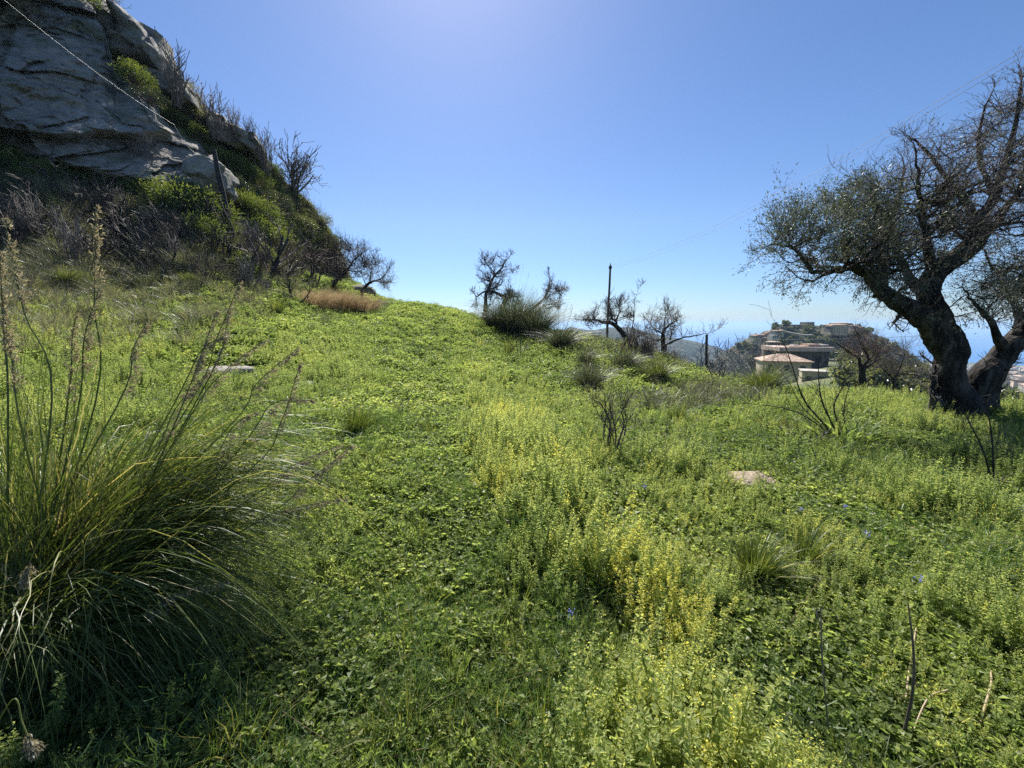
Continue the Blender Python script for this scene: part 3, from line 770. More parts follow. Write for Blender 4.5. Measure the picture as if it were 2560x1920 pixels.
# upright herbs
x, y = sample_ground(rng, 98000, .8, 45, 1.6)
den = upright_density(x, y)
def slope_limit(x, y, off=0):
    pp = 1280 + x / y * FPX; zz = H(x, y); pv = 960 - FPX * ((zz - CAMZ) / y * CP + SP) / (CP - (zz - CAMZ) / y * SP)
    return pv > np.interp(pp, [-400, 0, 300, 570, 700, 800, 850], [800, 790, 775, 750, 725, 700, 0]) + off + 22 * fbm(x * .5, y * .5, 0, 2, 15)
k = slope_limit(x, y) & (~beyond_crest(x, y)) & clear(x, y, 1.15) & (rng.uniform(0, 1, len(x)) < den) & ~((np.hypot(x + 2.0, y - 1.6) < .5)) & ~((np.hypot(x + 1.2, y - 1.0) < .65) & (rng.random(len(x)) < .85))
s = (.46 + .38 * den + .36 * band(x, y) * sstep(9, 4, y) + .3 * fbm(x * 1.7, y * 1.7, 0, 2, 17)) * rng.uniform(.55, 1.3, len(x)) * (1 + .03 * np.minimum(y, 20)) * (1 - .25 * sstep(8, 25, y))
ypatch = np.clip(1.5 * fbm(x * 2.3, y * 1.6, 0, 3, 93) - .28, 0, .26) * (.4 + .6 * band(x, y)) + .03 * band(x, y) + .13 * band(x, y) * sstep(3.2, 1.6, y)
put(rng, 'weeds', 'herb', x, y, s, rng.choice(6, len(x), p=[.24, .24, .2, .14, .14, .04]), .14 * fbm(x * .5, y * .5, 0, 2, 94) + ypatch + .07, .13, k)
# rosettes, lance leaves
x, y = sample_ground(rng, 19000, .8, 22, 1.5)
den = np.clip(.22 + 1.3 * fbm(x * .9, y * .9, 0, 3, 95) + .5 * np.exp(-((x + .5) / .8) ** 2 - ((y - 2.6) / 1.0) ** 2), 0, 1)
k = (~beyond_crest(x, y)) & (rng.uniform(0, 1, len(x)) < den)
put(rng, 'leafy_weeds', 'rosette', x, y, rng.uniform(.4, 1.0, len(x)) * (1 + .02 * y), rng.choice(4, len(x), p=[.2, .35, .4, .05]), .15 * fbm(x, y, 0, 2, 96) + .1, .25, k)
# grass tufts and fennel
x, y = sample_ground(rng, 24000, .8, 40, 1.6)
den = np.clip(.35 + 1.2 * fbm(x * .6, y * .6, 0, 3, 97), 0, 1)
k = (~beyond_crest(x, y)) & (rng.uniform(0, 1, len(x)) < den)
put(rng, 'grass', 'tuft', x, y, rng.uniform(.6, 1.3, len(x)) * (1 + .04 * y), rng.choice(5, len(x), p=[.22, .3, .12, .2, .16]), rng.uniform(-.1, .2, len(x)), .15, k)
# other weeds: leafy bushy clumps, pale dead stems
proto_collection('bushy', [mesh_clump(86, 420, .16, .16, .026, 'leaf', .2, .8), mesh_clump(87, 380, .12, .22, .02, 'leaf', .3, .9), mesh_clump(88, 420, .2, .14, .026, 'leaf', .35, .8),
                           mesh_clump(89, 300, .11, .2, .016, 'herb', .3, .8), mesh_twiggy(90, .28, 4, 'twig_pale'), mesh_twiggy(91, .35, 3, 'twig')])
x, y = sample_ground(rng, 17000, .9, 34, 1.5)
den = np.clip(.12 + 1.5 * fbm(x * .8, y * .8, 0, 4, 18) + .15 * sstep(-1, -3, x) + .12 * sstep(2, 5, x), 0, 1)
k = (~beyond_crest(x, y)) & (rng.uniform(0, 1, len(x)) < den) & clear(x, y, 1.2)
bp_ = rng.choice(6, len(x), p=[.27, .22, .2, .23, .04, .04]); k &= ~((bp_ > 3) & (y < 3.5))
put(rng, 'bushy_weeds', 'bushy', x, y, rng.uniform(.5, 1.25, len(x)) * (1 + .02 * y), bp_, rng.uniform(-.15, .2, len(x)), .15, k)
# dry litter
x, y = sample_ground(rng, 4200, .8, 18, 1.4)
ex_, ey_ = [], []
for g_, r_ in EXP:
    c_ = int(30 + 60 * r_); ex_.append(g_[0] + rng.normal(0, r_ * .7, c_)); ey_.append(g_[1] + rng.normal(0, r_ * .8, c_))
x = np.concatenate([x] + ex_); y = np.concatenate([y] + ey_)
put(rng, 'dry_litter', 'straw', x, y, rng.uniform(.3, .9, len(x)), rng.choice(3, len(x), p=[.3, .6, .1]), rng.uniform(-.3, .2, len(x)), .2)
# long silvery grass on the left slope and on the rough strip beyond the meadow
x = rng.uniform(-32, -3, 19000); y = rng.uniform(5, 27, 19000)
pp = 1280 + x / y * FPX; zz = H(x, y); pv = 960 - FPX * ((zz - CAMZ) / y * CP + SP) / (CP - (zz - CAMZ) / y * SP)
lim = np.interp(pp, [-400, 0, 300, 570, 700, 800], [860, 850, 830, 800, 760, 720])
k = (pp > -250) & (pp < 830) & (pv < lim + 38 * rng.normal(size=len(x))) & (rng.uniform(0, 1, len(x)) < .75)
put(rng, 'tall_grass', 'longgrass', x, y, rng.uniform(.5, 1.15, len(x)), rng.choice(4, len(x), p=[.34, .28, .24, .14]), rng.uniform(-.1, .4, len(x)), .15, k)
x, y = sample_ground(rng, 8200, 8.5, 26, .8, 0, .75)
den = np.clip(.45 + 1.6 * fbm(x * .35, y * .3, 0, 3, 99), 0, 1); pp = 1280 + x / y * FPX
k = (~beyond_crest(x, y)) & (rng.uniform(0, 1, len(x)) < den * .55) & (pp > 1320 + 12 * (22 - y)) & (pp < 1930)
put(rng, 'rough_grass', 'longgrass', x, y, rng.uniform(.4, .9, len(x)), rng.choice(4, len(x), p=[.42, .22, .26, .10]), rng.uniform(-.15, .15, len(x)), .15, k)
# scrub mantling the hillside
n = 5200
hp = rng.uniform(-200, 870, n); ht = rng.uniform(0, 1, n) ** .9
pos = hill(hp, ht); hpy = np.interp(hp, hx, basp) + (np.interp(hp, hx, skyp) - np.interp(hp, hx, basp)) * ht
oncliff = (hpy > np.interp(hp, rx, ry) + 4 + 10 * fbm(hp * .05, hp * 0, 0, 2, 5)) & (hp < 588)
n2 = fbm(pos[:, 0] * .25, pos[:, 2] * .25, 0, 3, 98)
k = ~oncliff
pid = np.where(n2 > .1, rng.choice([2, 0, 1], n, p=[.5, .3, .2]), rng.choice([0, 1, 3, 4, 5], n, p=[.3, .25, .2, .15, .1]))
pos = pos[k]; pid = pid[k]
nk = len(pos)
scatter('scrub', 'scrub', pos - [0, 0, .05], np.stack([rng.normal(0, .2, nk), rng.normal(0, .2, nk), rng.uniform(0, 6.28, nk)], -1),
        rng.uniform(.6, 1.3, nk), pid, rng.uniform(-.15, .2, nk))

# ------------------------------------------------------------------ bare trees and shrubs
def catmull(pts, k=6):
    p = np.asarray(pts, float); p = np.vstack([2 * p[0] - p[1], p, 2 * p[-1] - p[-2]]); out = []
    for i in range(1, len(p) - 2):
        for t in np.arange(k) / k:
            out.append(.5 * ((2 * p[i]) + (-p[i - 1] + p[i + 1]) * t + (2 * p[i - 1] - 5 * p[i] + 4 * p[i + 1] - p[i + 2]) * t * t + (-p[i - 1] + 3 * p[i] - 3 * p[i + 1] + p[i + 2]) * t ** 3))
    out.append(p[-2]); return np.array(out)
def limb(pts, d, k=6):
    """pts: (px, py, radius_m[, extra distance])"""
    a = np.array([[*P(q[0], q[1], d + (q[3] if len(q) > 3 else 0)), q[2]] for q in pts])
    c = catmull(a, k); return c[:, :3], np.maximum(c[:, 3], .002)
def spray(rng, p, d, L, r, dep, out, kids=(3, 6), wander=.18, trop=(0, 0, .05), shrink=(.45, .75), ang=.6, K=6, tips=None):
    pts = [np.asarray(p, float)]; d = np.asarray(d, float); d = d / np.linalg.norm(d); ds = [d]
    for k in range(K - 1):
        d = d + rng.normal(0, wander, 3) + np.asarray(trop); d /= np.linalg.norm(d); pts.append(pts[-1] + d * L / (K - 1)); ds.append(d)
    out.append((np.array(pts), np.linspace(r, max(r * .4, .0018), K), dep))
    if tips is not None and dep <= 1: tips.append((pts[-1], d)); tips.append((pts[K // 2], ds[K // 2]))
    if dep > 0:
        for c in range(rng.integers(*kids)):
            j = rng.integers(1, K); dd = ds[j] + rng.normal(0, ang, 3) + np.asarray(trop) * 2
            spray(rng, pts[j], dd, L * rng.uniform(*shrink), max(r * .55, .002), dep - 1, out, kids, wander, trop, shrink, ang, K, tips)
def bare_tree(name, limbs, d, label, cat, seed, targets=None, n_sec=30, sec_r=.02, twL=.35, dep=2, mat='twig', bark='bark', trop=(0, 0, .06),
              group=None, kids=(3, 6), sides=9, knob=.12, foliage=None, minr=.0035, ang=.6, droop=None):
    """limbs drawn after the photo; secondary branches fill the crown outline (pixels) in depth; twigs branch from all"""
    rng = np.random.default_rng(seed); L = [limb(l, d) for l in limbs]
    for i_ in range(1, len(L)):
        a_, r_ = L[i_]; f_ = np.linspace(0, 1, len(a_))[:, None]
        wob = np.cumsum(rng.normal(0, 1, a_.shape), 0) * .018 * (d / 8) ** .5 * f_ ** .5 * min(1, len(a_) / 20)
        L[i_] = (a_ + wob - wob[0], r_ * (1 - .35 * f_[:, 0]))
    for i_, lm in enumerate(limbs):
        if lm[0][1] >= limbs[0][0][1] - 12: L[i_] = (np.vstack([L[i_][0][0] - [0, 0, 1.1], L[i_][0]]), np.concatenate([[L[i_][1][0] * 1.1], L[i_][1]]))
    root = L[0][0][0] + [0, 0, 1.1]
    ob = thing(name, root, label, cat, group)
    m = MB(); m.tubes(L, sides, 0.0, knob, seed); m.build('trunk', M[bark], ob, root)
    nodes = np.vstack([l[0][len(l[0]) // 3:] for l in L]); nr = np.concatenate([l[1][len(l[1]) // 3:] for l in L])
    out = []; tips = []
    if targets is not None:
        poly, dd = targets
        poly = np.array(poly, float); mn, mx = poly.min(0), poly.max(0); cnt = 0
        while cnt < n_sec:
            q = rng.uniform(mn, mx)
            inside = False; j = len(poly) - 1
            for i in range(len(poly)):
                if (poly[i][1] > q[1]) != (poly[j][1] > q[1]) and q[0] < (poly[j][0] - poly[i][0]) * (q[1] - poly[i][1]) / (poly[j][1] - poly[i][1]) + poly[i][0]: inside = not inside
                j = i
            if not inside: continue
            cnt += 1
            tgt = P(q[0], q[1], d + rng.uniform(-dd, dd) * .9)
            dist = np.linalg.norm((nodes - tgt) * [1, .8, 1], axis=1) + np.where(nodes[:, 2] > tgt[2], .35 * dd, 0) + rng.uniform(0, .3 * dd, len(nodes))
            j = np.argmin(dist); s0 = nodes[j]; v = tgt - s0; Lv = np.linalg.norm(v)
            if Lv < .05: continue
            t = np.linspace(0, 1, 8)[:, None]
            pts = s0 + v * t + np.array([0, 0, -.12 * Lv if trop[2] > 0 else .1 * Lv]) * np.sin(t * math.pi) + rng.normal(0, .035, (8, 3)) * Lv * np.sin(t * math.pi)
            r0 = min(nr[j] * .5, sec_r * rng.uniform(.7, 1.3)); rad = np.linspace(r0, max(r0 * .35, minr), 8)
            out.append((pts, rad, 3))
            tr = np.array(trop) if droop is None or not droop(q) else np.array([-.03, 0, -.09])
            for c in range(rng.integers(7, 12)):
                j = rng.integers(2, 8); dv = (pts[j] - pts[j - 1]); dv = dv / (np.linalg.norm(dv) + 1e-9) + rng.normal(0, ang, 3) + tr * 3
                tl = []
                spray(rng, pts[j], dv, twL * rng.uniform(.5, 1.2), max(rad[j] * .5, minr), dep - 1, out, kids, .16, tr, K=6, tips=tl)
                if foliage: tips += [(a_, b_, q) for a_, b_ in tl]
    for pts, rad in L:
        dv = pts[-1] - pts[-3]
        if rad[-1] < .06:
            for c in range(3): spray(rng, pts[-1], dv / np.linalg.norm(dv) + rng.normal(0, .35, 3), twL * (.6 if d < 10 else .9), max(rad[-1] * .8, minr * 1.5), dep, out, kids, .16, trop, K=7)
    for pts, rad in L[1:] if len(L) > 1 else L:
        for c in range(int(len(pts) * .9)):
            j = rng.integers(len(pts) // 3, len(pts)); dv = rng.normal(0, 1, 3) + [0, 0, .5 if trop[2] > 0 else -.5]
            spray(rng, pts[j], dv, twL * rng.uniform(.5, 1.1), max(min(rad[j] * .3, sec_r * .4), minr), max(dep - 1, 0), out, kids, .16, trop, K=6)
    big = [(a_, b_) for a_, b_, c_ in out if c_ == 3]; sm = [(a_, np.maximum(b_, minr * .5)) for a_, b_, c_ in out if c_ != 3]
    if big:
        m = MB(); m.tubes(big, 5); m.build('branches', M[bark], ob, root)
    m = MB(); m.tubes(sm, 3); m.build('twigs', M[mat], ob, root)
    if foliage:
        fn, per, ls, lw = foliage
        P0, D0 = [], []
        for a_, b_, q in tips:
            w = fn(q)
            if rng.random() < w:
                P0.append(a_); D0.append(b_)
        P0 = np.repeat(np.array(P0), per, 0); D0 = np.repeat(np.array(D0), per, 0); n = len(P0)
        pos = P0 + rng.normal(0, .05, (n, 3)) - D0 * rng.uniform(0, .12, (n, 1))
        m = MB(); Lf = ls * rng.uniform(.6, 1.2, n)
        m.leaves(pos, D0 + .8 * rng.normal(size=(n, 3)), rdir(rng, n), Lf, Lf * lw, rng.uniform(0, 1, n)); m.build('crown', M['olive'], ob, root)
    return ob

# the old olive at the right
OD = 8.0
olive_limbs = [
    [(2392, 1035, .44, 0), (2384, 1003, .34, 0), (2374, 965, .235, -.05), (2373, 917, .215, -.05), (2382, 876, .225, 0), (2362, 830, .20, 0), (2345, 790, .19, 0), (2333, 765, .18, 0), (2320, 735, .16, 0), (2334, 685, .17, .1), (2388, 645, .17, .2), (2430, 612, .16, .3), (2440, 564, .10, .3), (2487, 492, .075, .3), (2505, 432, .055, .2), (2538, 315, .035, .1), (2552, 215, .02, 0)],
    [(2372, 915, .15, -.05), (2352, 865, .19, -.05), (2322, 818, .19, -.1), (2286, 792, .175, -.2), (2240, 765, .155, -.3), (2200, 742, .13, -.4), (2170, 715, .11, -.45), (2140, 699, .09, -.5), (2113, 694, .07, -.5), (2083, 697, .055, -.5), (2047, 703, .045, -.5), (2035, 685, .04, -.5), (2011, 655, .035, -.4), (1981, 643, .022, -.4), (1938, 668, .008, -.4)],
    [(2445, 1032, .32, .1), (2438, 995, .27, .1), (2458, 948, .24, 0), (2495, 908, .225, 0), (2528, 876, .215, 0), (2562, 842, .21, 0), (2640, 770, .2, .1), (2700, 680, .16, .2), (2740, 560, .1, .2)],
    [(2205, 742, .12, -.4), (2200, 703, .10, -.3), (2197, 643, .09, -.2), (2185, 582, .07, -.1), (2173, 522, .045, 0), (2165, 450, .02, .1)],
    [(2440, 566, .08, .3), (2421, 510, .06, .3), (2378, 438, .045, .2), (2330, 360, .03, .1), (2310, 320, .012, 0)],
    [(2433, 612, .09, .3), (2493, 558, .07, .1), (2535, 492, .055, -.1), (2575, 430, .04, -.2), (2600, 330, .02, -.3)],
    [(2487, 492, .06, .3), (2455, 400, .04, .5), (2441, 310, .028, .6), (2463, 220, .012, .7)],
    [(2318, 738, .12, 0), (2282, 709, .09, .4), (2240, 650, .07, .7), (2225, 560, .05, .9), (2245, 470, .03, 1.0), (2230, 400, .012, 1.1)],
    [(2334, 690, .10, 0), (2320, 620, .07, -.5), (2300, 540, .05, -.8), (2290, 450, .03, -1.0), (2270, 370, .012, -1.1)],
    [(2510, 872, .09, -.1), (2490, 830, .06, -.3), (2470, 796, .05, -.4), (2441, 760, .03, -.5), (2425, 735, .012, -.6)],
    [(2560, 835, .12, .1), (2545, 770, .07, .4), (2520, 700, .05, .6), (2490, 650, .03, .8), (2470, 590, .012, .9)],
    [(2540, 855, .10, .1), (2600, 760, .09, -.4), (2590, 650, .07, -.6), (2560, 560, .04, -.7), (2570, 460, .02, -.8)],
    [(2477, 1022, .12, .35), (2487, 990, .085, .35), (2499, 962, .075, .35), (2507, 935, .07, .3), (2512, 905, .06, .15)],
    [(2345, 1015, .14, -.1), (2330, 985, .06, -.1), (2328, 950, .05, -.05), (2342, 925, .05, 0)],
    [(2262, 778, .06, -.3), (2245, 793, .035, -.3), (2232, 806, .03, -.3)],
]
crown_poly = [(1935, 600), (1965, 510), (2030, 500), (2080, 500), (2120, 440), (2200, 425), (2260, 390), (2330, 360), (2400, 345), (2430, 310), (2480, 255), (2560, 205), (2680, 180),
              (2700, 500), (2680, 740), (2560, 740), (2450, 700), (2330, 700), (2260, 710), (2160, 690), (2080, 680), (2000, 650), (1930, 680)]
def olive_w(q):
    x, y = q
    w = .05
    if x < 2290 and 470 < y < 720: w = .95 - .5 * max(0, (x - 2180) / 110)
    if x > 2380 and y > 590: w = .55
    if 2290 <= x < 2400 and y > 440: w = .28
    return w
bare_tree('olive_tree', olive_limbs, OD, 'large gnarled olive tree with forked dark trunk and half bare crown at the right', 'tree', 101,
          (crown_poly, 2.0), 330, .028, .42, 2, 'twig', 'bark', (0, 0, .05), kids=(2, 5), sides=22, knob=.24,
          foliage=(olive_w, 5, .062, .24), minr=.0042, droop=lambda q: q[1] > 640)

# fuzzy drooping twigs below the long left limb
# mid-distance bare trees on the crest
bare_tree('bare_tree', [[(1212, 800, .16), (1214, 760, .12), (1215, 735, .10), (1222, 722, .09), (1227, 705, .085), (1240, 685, .07), (1255, 670, .05), (1262, 655, .03), (1275, 640, .015)],
                        [(1240, 688, .05), (1226, 668, .035), (1213, 650, .02), (1208, 640, .01)],
                        [(1222, 724, .06), (1200, 733, .05), (1187, 742, .04), (1180, 733, .02)],
                        [(1240, 686, .04), (1262, 680, .025), (1285, 678, .012)]], 26,
          'bare tree with tall S-shaped trunk rising left of the dark tussock mound', 'tree', 111,
          ([(1175, 760), (1180, 720), (1200, 640), (1250, 630), (1262, 650), (1290, 680), (1260, 690), (1250, 750), (1215, 780)], 1.3), 42, .03, .38, 2, 'twig', 'bark', minr=0.0105)
bare_tree('bare_tree', [[(1262, 790, .13), (1258, 765, .12), (1262, 745, .10), (1248, 736, .09), (1236, 730, .07), (1228, 728, .05)],
                        [(1262, 748, .08), (1272, 745, .08), (1278, 738, .06), (1290, 738, .05), (1290, 750, .02)],
                        [(1238, 731, .04), (1230, 715, .03), (1222, 700, .015)]], 25,
          'low spreading bare tree with twisted limbs beside the tussock mound', 'tree', 113,
          ([(1215, 770), (1225, 700), (1250, 690), (1275, 700), (1302, 730), (1300, 770), (1270, 780)], 1.2), 40, .03, .36, 2, 'twig', 'bark', minr=0.0105)
bare_tree('bare_tree', [[(1318, 792, .10), (1322, 782, .09), (1340, 765, .08), (1358, 748, .06), (1368, 730, .04), (1374, 705, .025), (1372, 690, .012)],
                        [(1325, 793, .06), (1345, 775, .05), (1362, 763, .04), (1385, 757, .02), (1400, 765, .01)],
                        [(1362, 745, .03), (1385, 733, .02), (1408, 722, .01)]], 23,
          'leaning pale bare tree slanting right out of the tussocks', 'tree', 115,
          ([(1360, 740), (1372, 680), (1385, 700), (1415, 725), (1400, 770), (1375, 765)], 1.0), 34, .02, .36, 2, 'twig_pale', 'twig', minr=0.0090)
bare_tree('bare_tree', [[(1570, 862, .13), (1560, 838, .12), (1545, 820, .11), (1530, 808, .09), (1515, 806, .08), (1505, 805, .07), (1490, 800, .05), (1470, 800, .03), (1450, 800, .012)],
                        [(1540, 815, .06), (1538, 800, .06), (1527, 790, .04), (1520, 765, .02)],
                        [(1538, 802, .05), (1550, 780, .03), (1545, 760, .015)],
                        [(1575, 850, .03), (1582, 790, .02), (1584, 745, .012), (1590, 715, .006)]], 20,
          'arching bare tree leaning left in front of the tall pole', 'tree', 117,
          ([(1448, 800), (1480, 772), (1500, 750), (1520, 738), (1560, 738), (1590, 770), (1580, 820), (1550, 810), (1500, 800), (1470, 815)], 1.1), 52, .022, .34, 2, 'twig', 'bark', minr=0.0083)
bare_tree('bare_tree', [[(1658, 870, .09), (1657, 840, .08), (1660, 825, .06), (1675, 812, .04), (1682, 806, .03)],
                        [(1658, 835, .05), (1640, 822, .03), (1625, 800, .015)],
                        [(1659, 832, .04), (1662, 800, .025), (1665, 775, .012)],
                        [(1655, 850, .04), (1625, 845, .03), (1600, 830, .015)],
                        [(1665, 862, .05), (1700, 850, .04), (1735, 843, .03), (1768, 838, .015), (1795, 833, .008)],
                        [(1675, 850, .03), (1680, 830, .03), (1682, 820, .03)]], 18,
          'small bare fig-like tree with a branch reaching right to the post', 'tree', 119,
          ([(1600, 850), (1615, 790), (1640, 770), (1665, 765), (1700, 770), (1706, 800), (1690, 850), (1640, 850)], .8), 34, .02, .4, 2, 'twig_pale', 'bark', minr=0.0075)
bare_tree('bare_tree', [[(2158, 962, .10), (2155, 945, .09), (2155, 926, .085), (2150, 910, .05), (2146, 895, .035), (2130, 885, .025), (2110, 870, .018), (2085, 855, .01)],
                        [(2155, 926, .06), (2165, 910, .05), (2168, 895, .035), (2155, 870, .025), (2140, 850, .015)],
                        [(2158, 922, .05), (2178, 912, .04), (2190, 900, .02)],
                        [(2168, 900, .03), (2180, 885, .02), (2185, 860, .01)]], 12.8,
          'small dark forked bare tree standing left of the old olive', 'tree', 121,
          ([(2075, 870), (2085, 845), (2130, 825), (2190, 840), (2220, 870), (2210, 905), (2160, 900), (2120, 885)], .7), 30, .014, .4, 2, 'twig_red', 'char', minr=.0035)
bare_tree('bare_tree', [[(2240, 975, .05), (2232, 955, .04), (2240, 940, .035), (2262, 935, .025), (2290, 938, .015), (2310, 945, .008)],
                        [(2240, 942, .03), (2255, 915, .02), (2265, 880, .01)],
                        [(2236, 950, .03), (2215, 930, .02), (2195, 915, .01)]], 12,
          'thin spreading leafless tree just left of the olive trunk', 'tree', 123,
          ([(2195, 935), (2215, 880), (2250, 850), (2300, 880), (2320, 930), (2280, 945)], .6), 24, .01, .4, 2, 'twig', 'char', minr=.003)
# trees at the end of the spur
bare_tree('bare_tree', [[(820, 735, .18), (838, 705, .14), (850, 690, .12), (870, 672, .08), (885, 650, .05), (905, 632, .02)],
                        [(850, 690, .07), (845, 660, .05), (850, 630, .02)],
                        [(868, 675, .05), (895, 680, .03), (915, 668, .015)],
                        [(885, 650, .03), (880, 625, .02), (895, 622, .01)]], 29,
          'dark bare tree leaning right at the foot of the spur', 'tree', 125,
          ([(830, 700), (835, 620), (860, 590), (880, 610), (915, 640), (905, 690), (860, 700)], 1.4), 40, .035, .7, 2, 'twig', 'char', minr=0.0120)
bare_tree('bare_tree', [[(905, 728, .12), (918, 712, .10), (930, 704, .08), (945, 700, .05), (960, 690, .03), (972, 672, .01)],
                        [(925, 706, .05), (930, 680, .03), (935, 650, .012)],
                        [(915, 712, .04), (905, 690, .02), (908, 665, .01)]], 29,
          'pale twiggy bare tree at the far right end of the spur', 'tree', 127,
          ([(900, 720), (905, 650), (930, 635), (955, 650), (980, 680), (975, 730), (945, 705)], 1.2), 34, .02, .6, 2, 'twig_pale', 'bark', minr=0.0105)

# shrubs: prototypes copied with their parts
def shrub_proto(seed, h, mat, nst=8, twmat=None, name='burnt_shrub', fan=.5, dep=2, r=.02, kids=(2, 5), trop=(0, 0, .03), thick=1.5, minr=.006):
    rng = np.random.default_rng(seed); out = []
    for s_ in range(nst):
        d = rng.normal(0, fan, 3); d[2] = 1
        spray(rng, rng.normal(0, .08, 3) * [1, 1, 0] - [0, 0, .1], d, h * rng.uniform(.55, .85), r * rng.uniform(.6, 1.2), dep, out, kids, .15, trop, (.4, .65), .5, 7)
    st = [(a_, b_) for a_, b_, c_ in out if c_ == dep]; tw = [(a_, b_) for a_, b_, c_ in out if c_ != dep]
    ob = bpy.data.objects.new(name, None); ob['category'] = 'shrub'
    for nm, ls, sd, mt in (('stems', st, 5, mat), ('twigs', tw, 3, twmat or mat)):
        m = MB(); m.tubes([(a_, np.maximum(b_ * thick, minr)) for a_, b_ in ls], sd)
        c = bpy.data.objects.new(nm, m.mesh(nm, M[mt])); c.parent = ob
    return ob
SH = {
    'char1': shrub_proto(201, 1.8, 'char', 5, 'char', r=.035), 'char2': shrub_proto(202, 1.5, 'char', 7, 'char', r=.026), 'char3': shrub_proto(203, 2.2, 'char', 4, 'twig', r=.04),
    'fan1': shrub_proto(204, 2.0, 'twig', 22, 'twig', 'fan_shrub', .55, 2, .018, (3, 6), (0, 0, .02), 1.8, .009),
    'broom': shrub_proto(205, 2.2, 'twig', 12, 'twig_pale', 'upright_shrub', .22, 2, .018, (2, 5), (0, 0, .12), 1.8, .011),
    'thick1': shrub_proto(206, 1.3, 'twig', 26, 'twig_red', 'thicket_shrub', .4, 2, .010, (3, 6), (0, 0, .08)),
    'thick2': shrub_proto(207, 1.2, 'twig', 24, 'twig', 'thicket_shrub', .5, 2, .010, (3, 6), (0, 0, .05)),
    'brown': shrub_proto(208, 1.9, 'twig', 20, 'twig_red', 'thicket_shrub', .7, 2, .016, (4, 7), (0, 0, .02)),
}
def place(key, loc, rz, s_, label, group): return copy_thing(SH[key], loc, rz, s_, label, group)
def onhill(px, py):
    b = np.interp(px, hx, basp); s_ = np.interp(px, hx, skyp); return hill(px, (py - b) / (s_ - b))
def hgt(px, py_top, loc):                               # height in metres from loc up to the pixel row py_top
    return P(px, py_top, loc[1])[2] - loc[2]
rng = np.random.default_rng(77)
l = onhill(736, 478); place('fan1', l - [0, 0, .2], .4, hgt(740, 345, l) / 2.0, 'round fan of bare branches standing against sky on the ridge', None)
for (x0, y0, top, lab) in [(440, 262, 140, 'upright leafless shrub on the rock below the rounded boulder'), (540, 345, 240, 'tallest leafless shrub beside the flat-topped ledge'),
                           (590, 352, 280, 'slender leafless shrub in the middle of the flat-topped ledge'), (630, 362, 305, 'leafless shrub at the right tip of flat-topped ledge'),
                           (672, 440, 345, 'leafless shrub just right of the ledge below its tip')]:
    D0 = onhill(x0, y0)[1]; l = P(x0, y0, D0 - 2.6); place('broom', l, rng.uniform(0, 6), hgt(x0, top, l) / 1.9, lab, 'leafless shrubs along the ridge')
l = onhill(262, 60) ; place('fan1', l - [0, .5, .2], 2., 1.1, 'wispy overhanging shrub at top of the cliff edge', None)
slope = [(30, 470, 350, 'char2', 'charred shrub with thick stems at the far left under the cliff'), (90, 560, 400, 'char1', 'charred forked shrub on left slope with curved stems'),
         (170, 545, 430, 'char2', 'charred shrub in the middle of the left slope, wide forked'), (235, 500, 380, 'char3', 'tall thin charred shrub before the cliff recess'),
         (320, 620, 470, 'char1', 'wide charred shrub on the slope below the dark recess'), (390, 600, 500, 'char3', 'charred shrub with leaning stems left of the leaning pole'),
         (440, 650, 560, 'char2', 'small charred shrub with crossed stems left of leaning pole foot'), (500, 640, 560, 'char1', 'charred shrub just left of the foot of leaning pole'),
         (375, 470, 340, 'broom', 'thin upright leafless shrub in front of the cliff face'), (250, 470, 400, 'thick2', 'grey twiggy shrub at the foot of the cliff'),
         (620, 690, 590, 'char2', 'charred low shrub right of the foot of leaning pole'), (685, 720, 505, 'char3', 'tall black two-stemmed burnt shrub before the green slope'),
         (700, 715, 560, 'char3', 'slender black burnt shrub right behind the two-stemmed one'), (780, 715, 600, 'char1', 'black leaning burnt shrub left of the dry grass'),
         (745, 690, 560, 'brown', 'dense reddish-brown bare shrub on the lower spur'), (800, 690, 590, 'brown', 'dense brown bare shrub near the right end of spur'),
         (830, 680, 580, 'brown', 'greyish bare shrub on the edge of the spur'), (770, 600, 520, 'thick2', 'fine grey twiggy bush high on the right flank of spur'),
         (660, 560, 470, 'brown', 'brown bare bush in the middle of the vegetated slope'), (820, 610, 560, 'thick2', 'grey twiggy bush on the skyline of the spur')]
for (x0, y0, top, key, lab) in slope:
    b = np.interp(x0, hx, basp); l = onhill(x0, y0) if y0 < b else G(x0, y0)
    place(key, l, rng.uniform(0, 6), max(.5, hgt(x0, top, l) / 2.1), lab, 'bare shrubs on the left slope')
for k in range(120):
    x0 = rng.uniform(10, 740); y0 = np.interp(x0, [0, 700], [600, 715]) + (rng.uniform(-120, 50) if k < 70 else rng.uniform(-60, 75)); l = G(x0, y0)
    place(['char1', 'char2', 'char3', 'thick2', 'broom'][rng.integers(0, 4 if k < 70 else 5)], l, rng.uniform(0, 6), rng.uniform(.4, 1.1) * (1 if k < 70 else .8), 'thin blackened shrub among many others on the grassy slope below the cliff', 'blackened shrubs below the cliff')
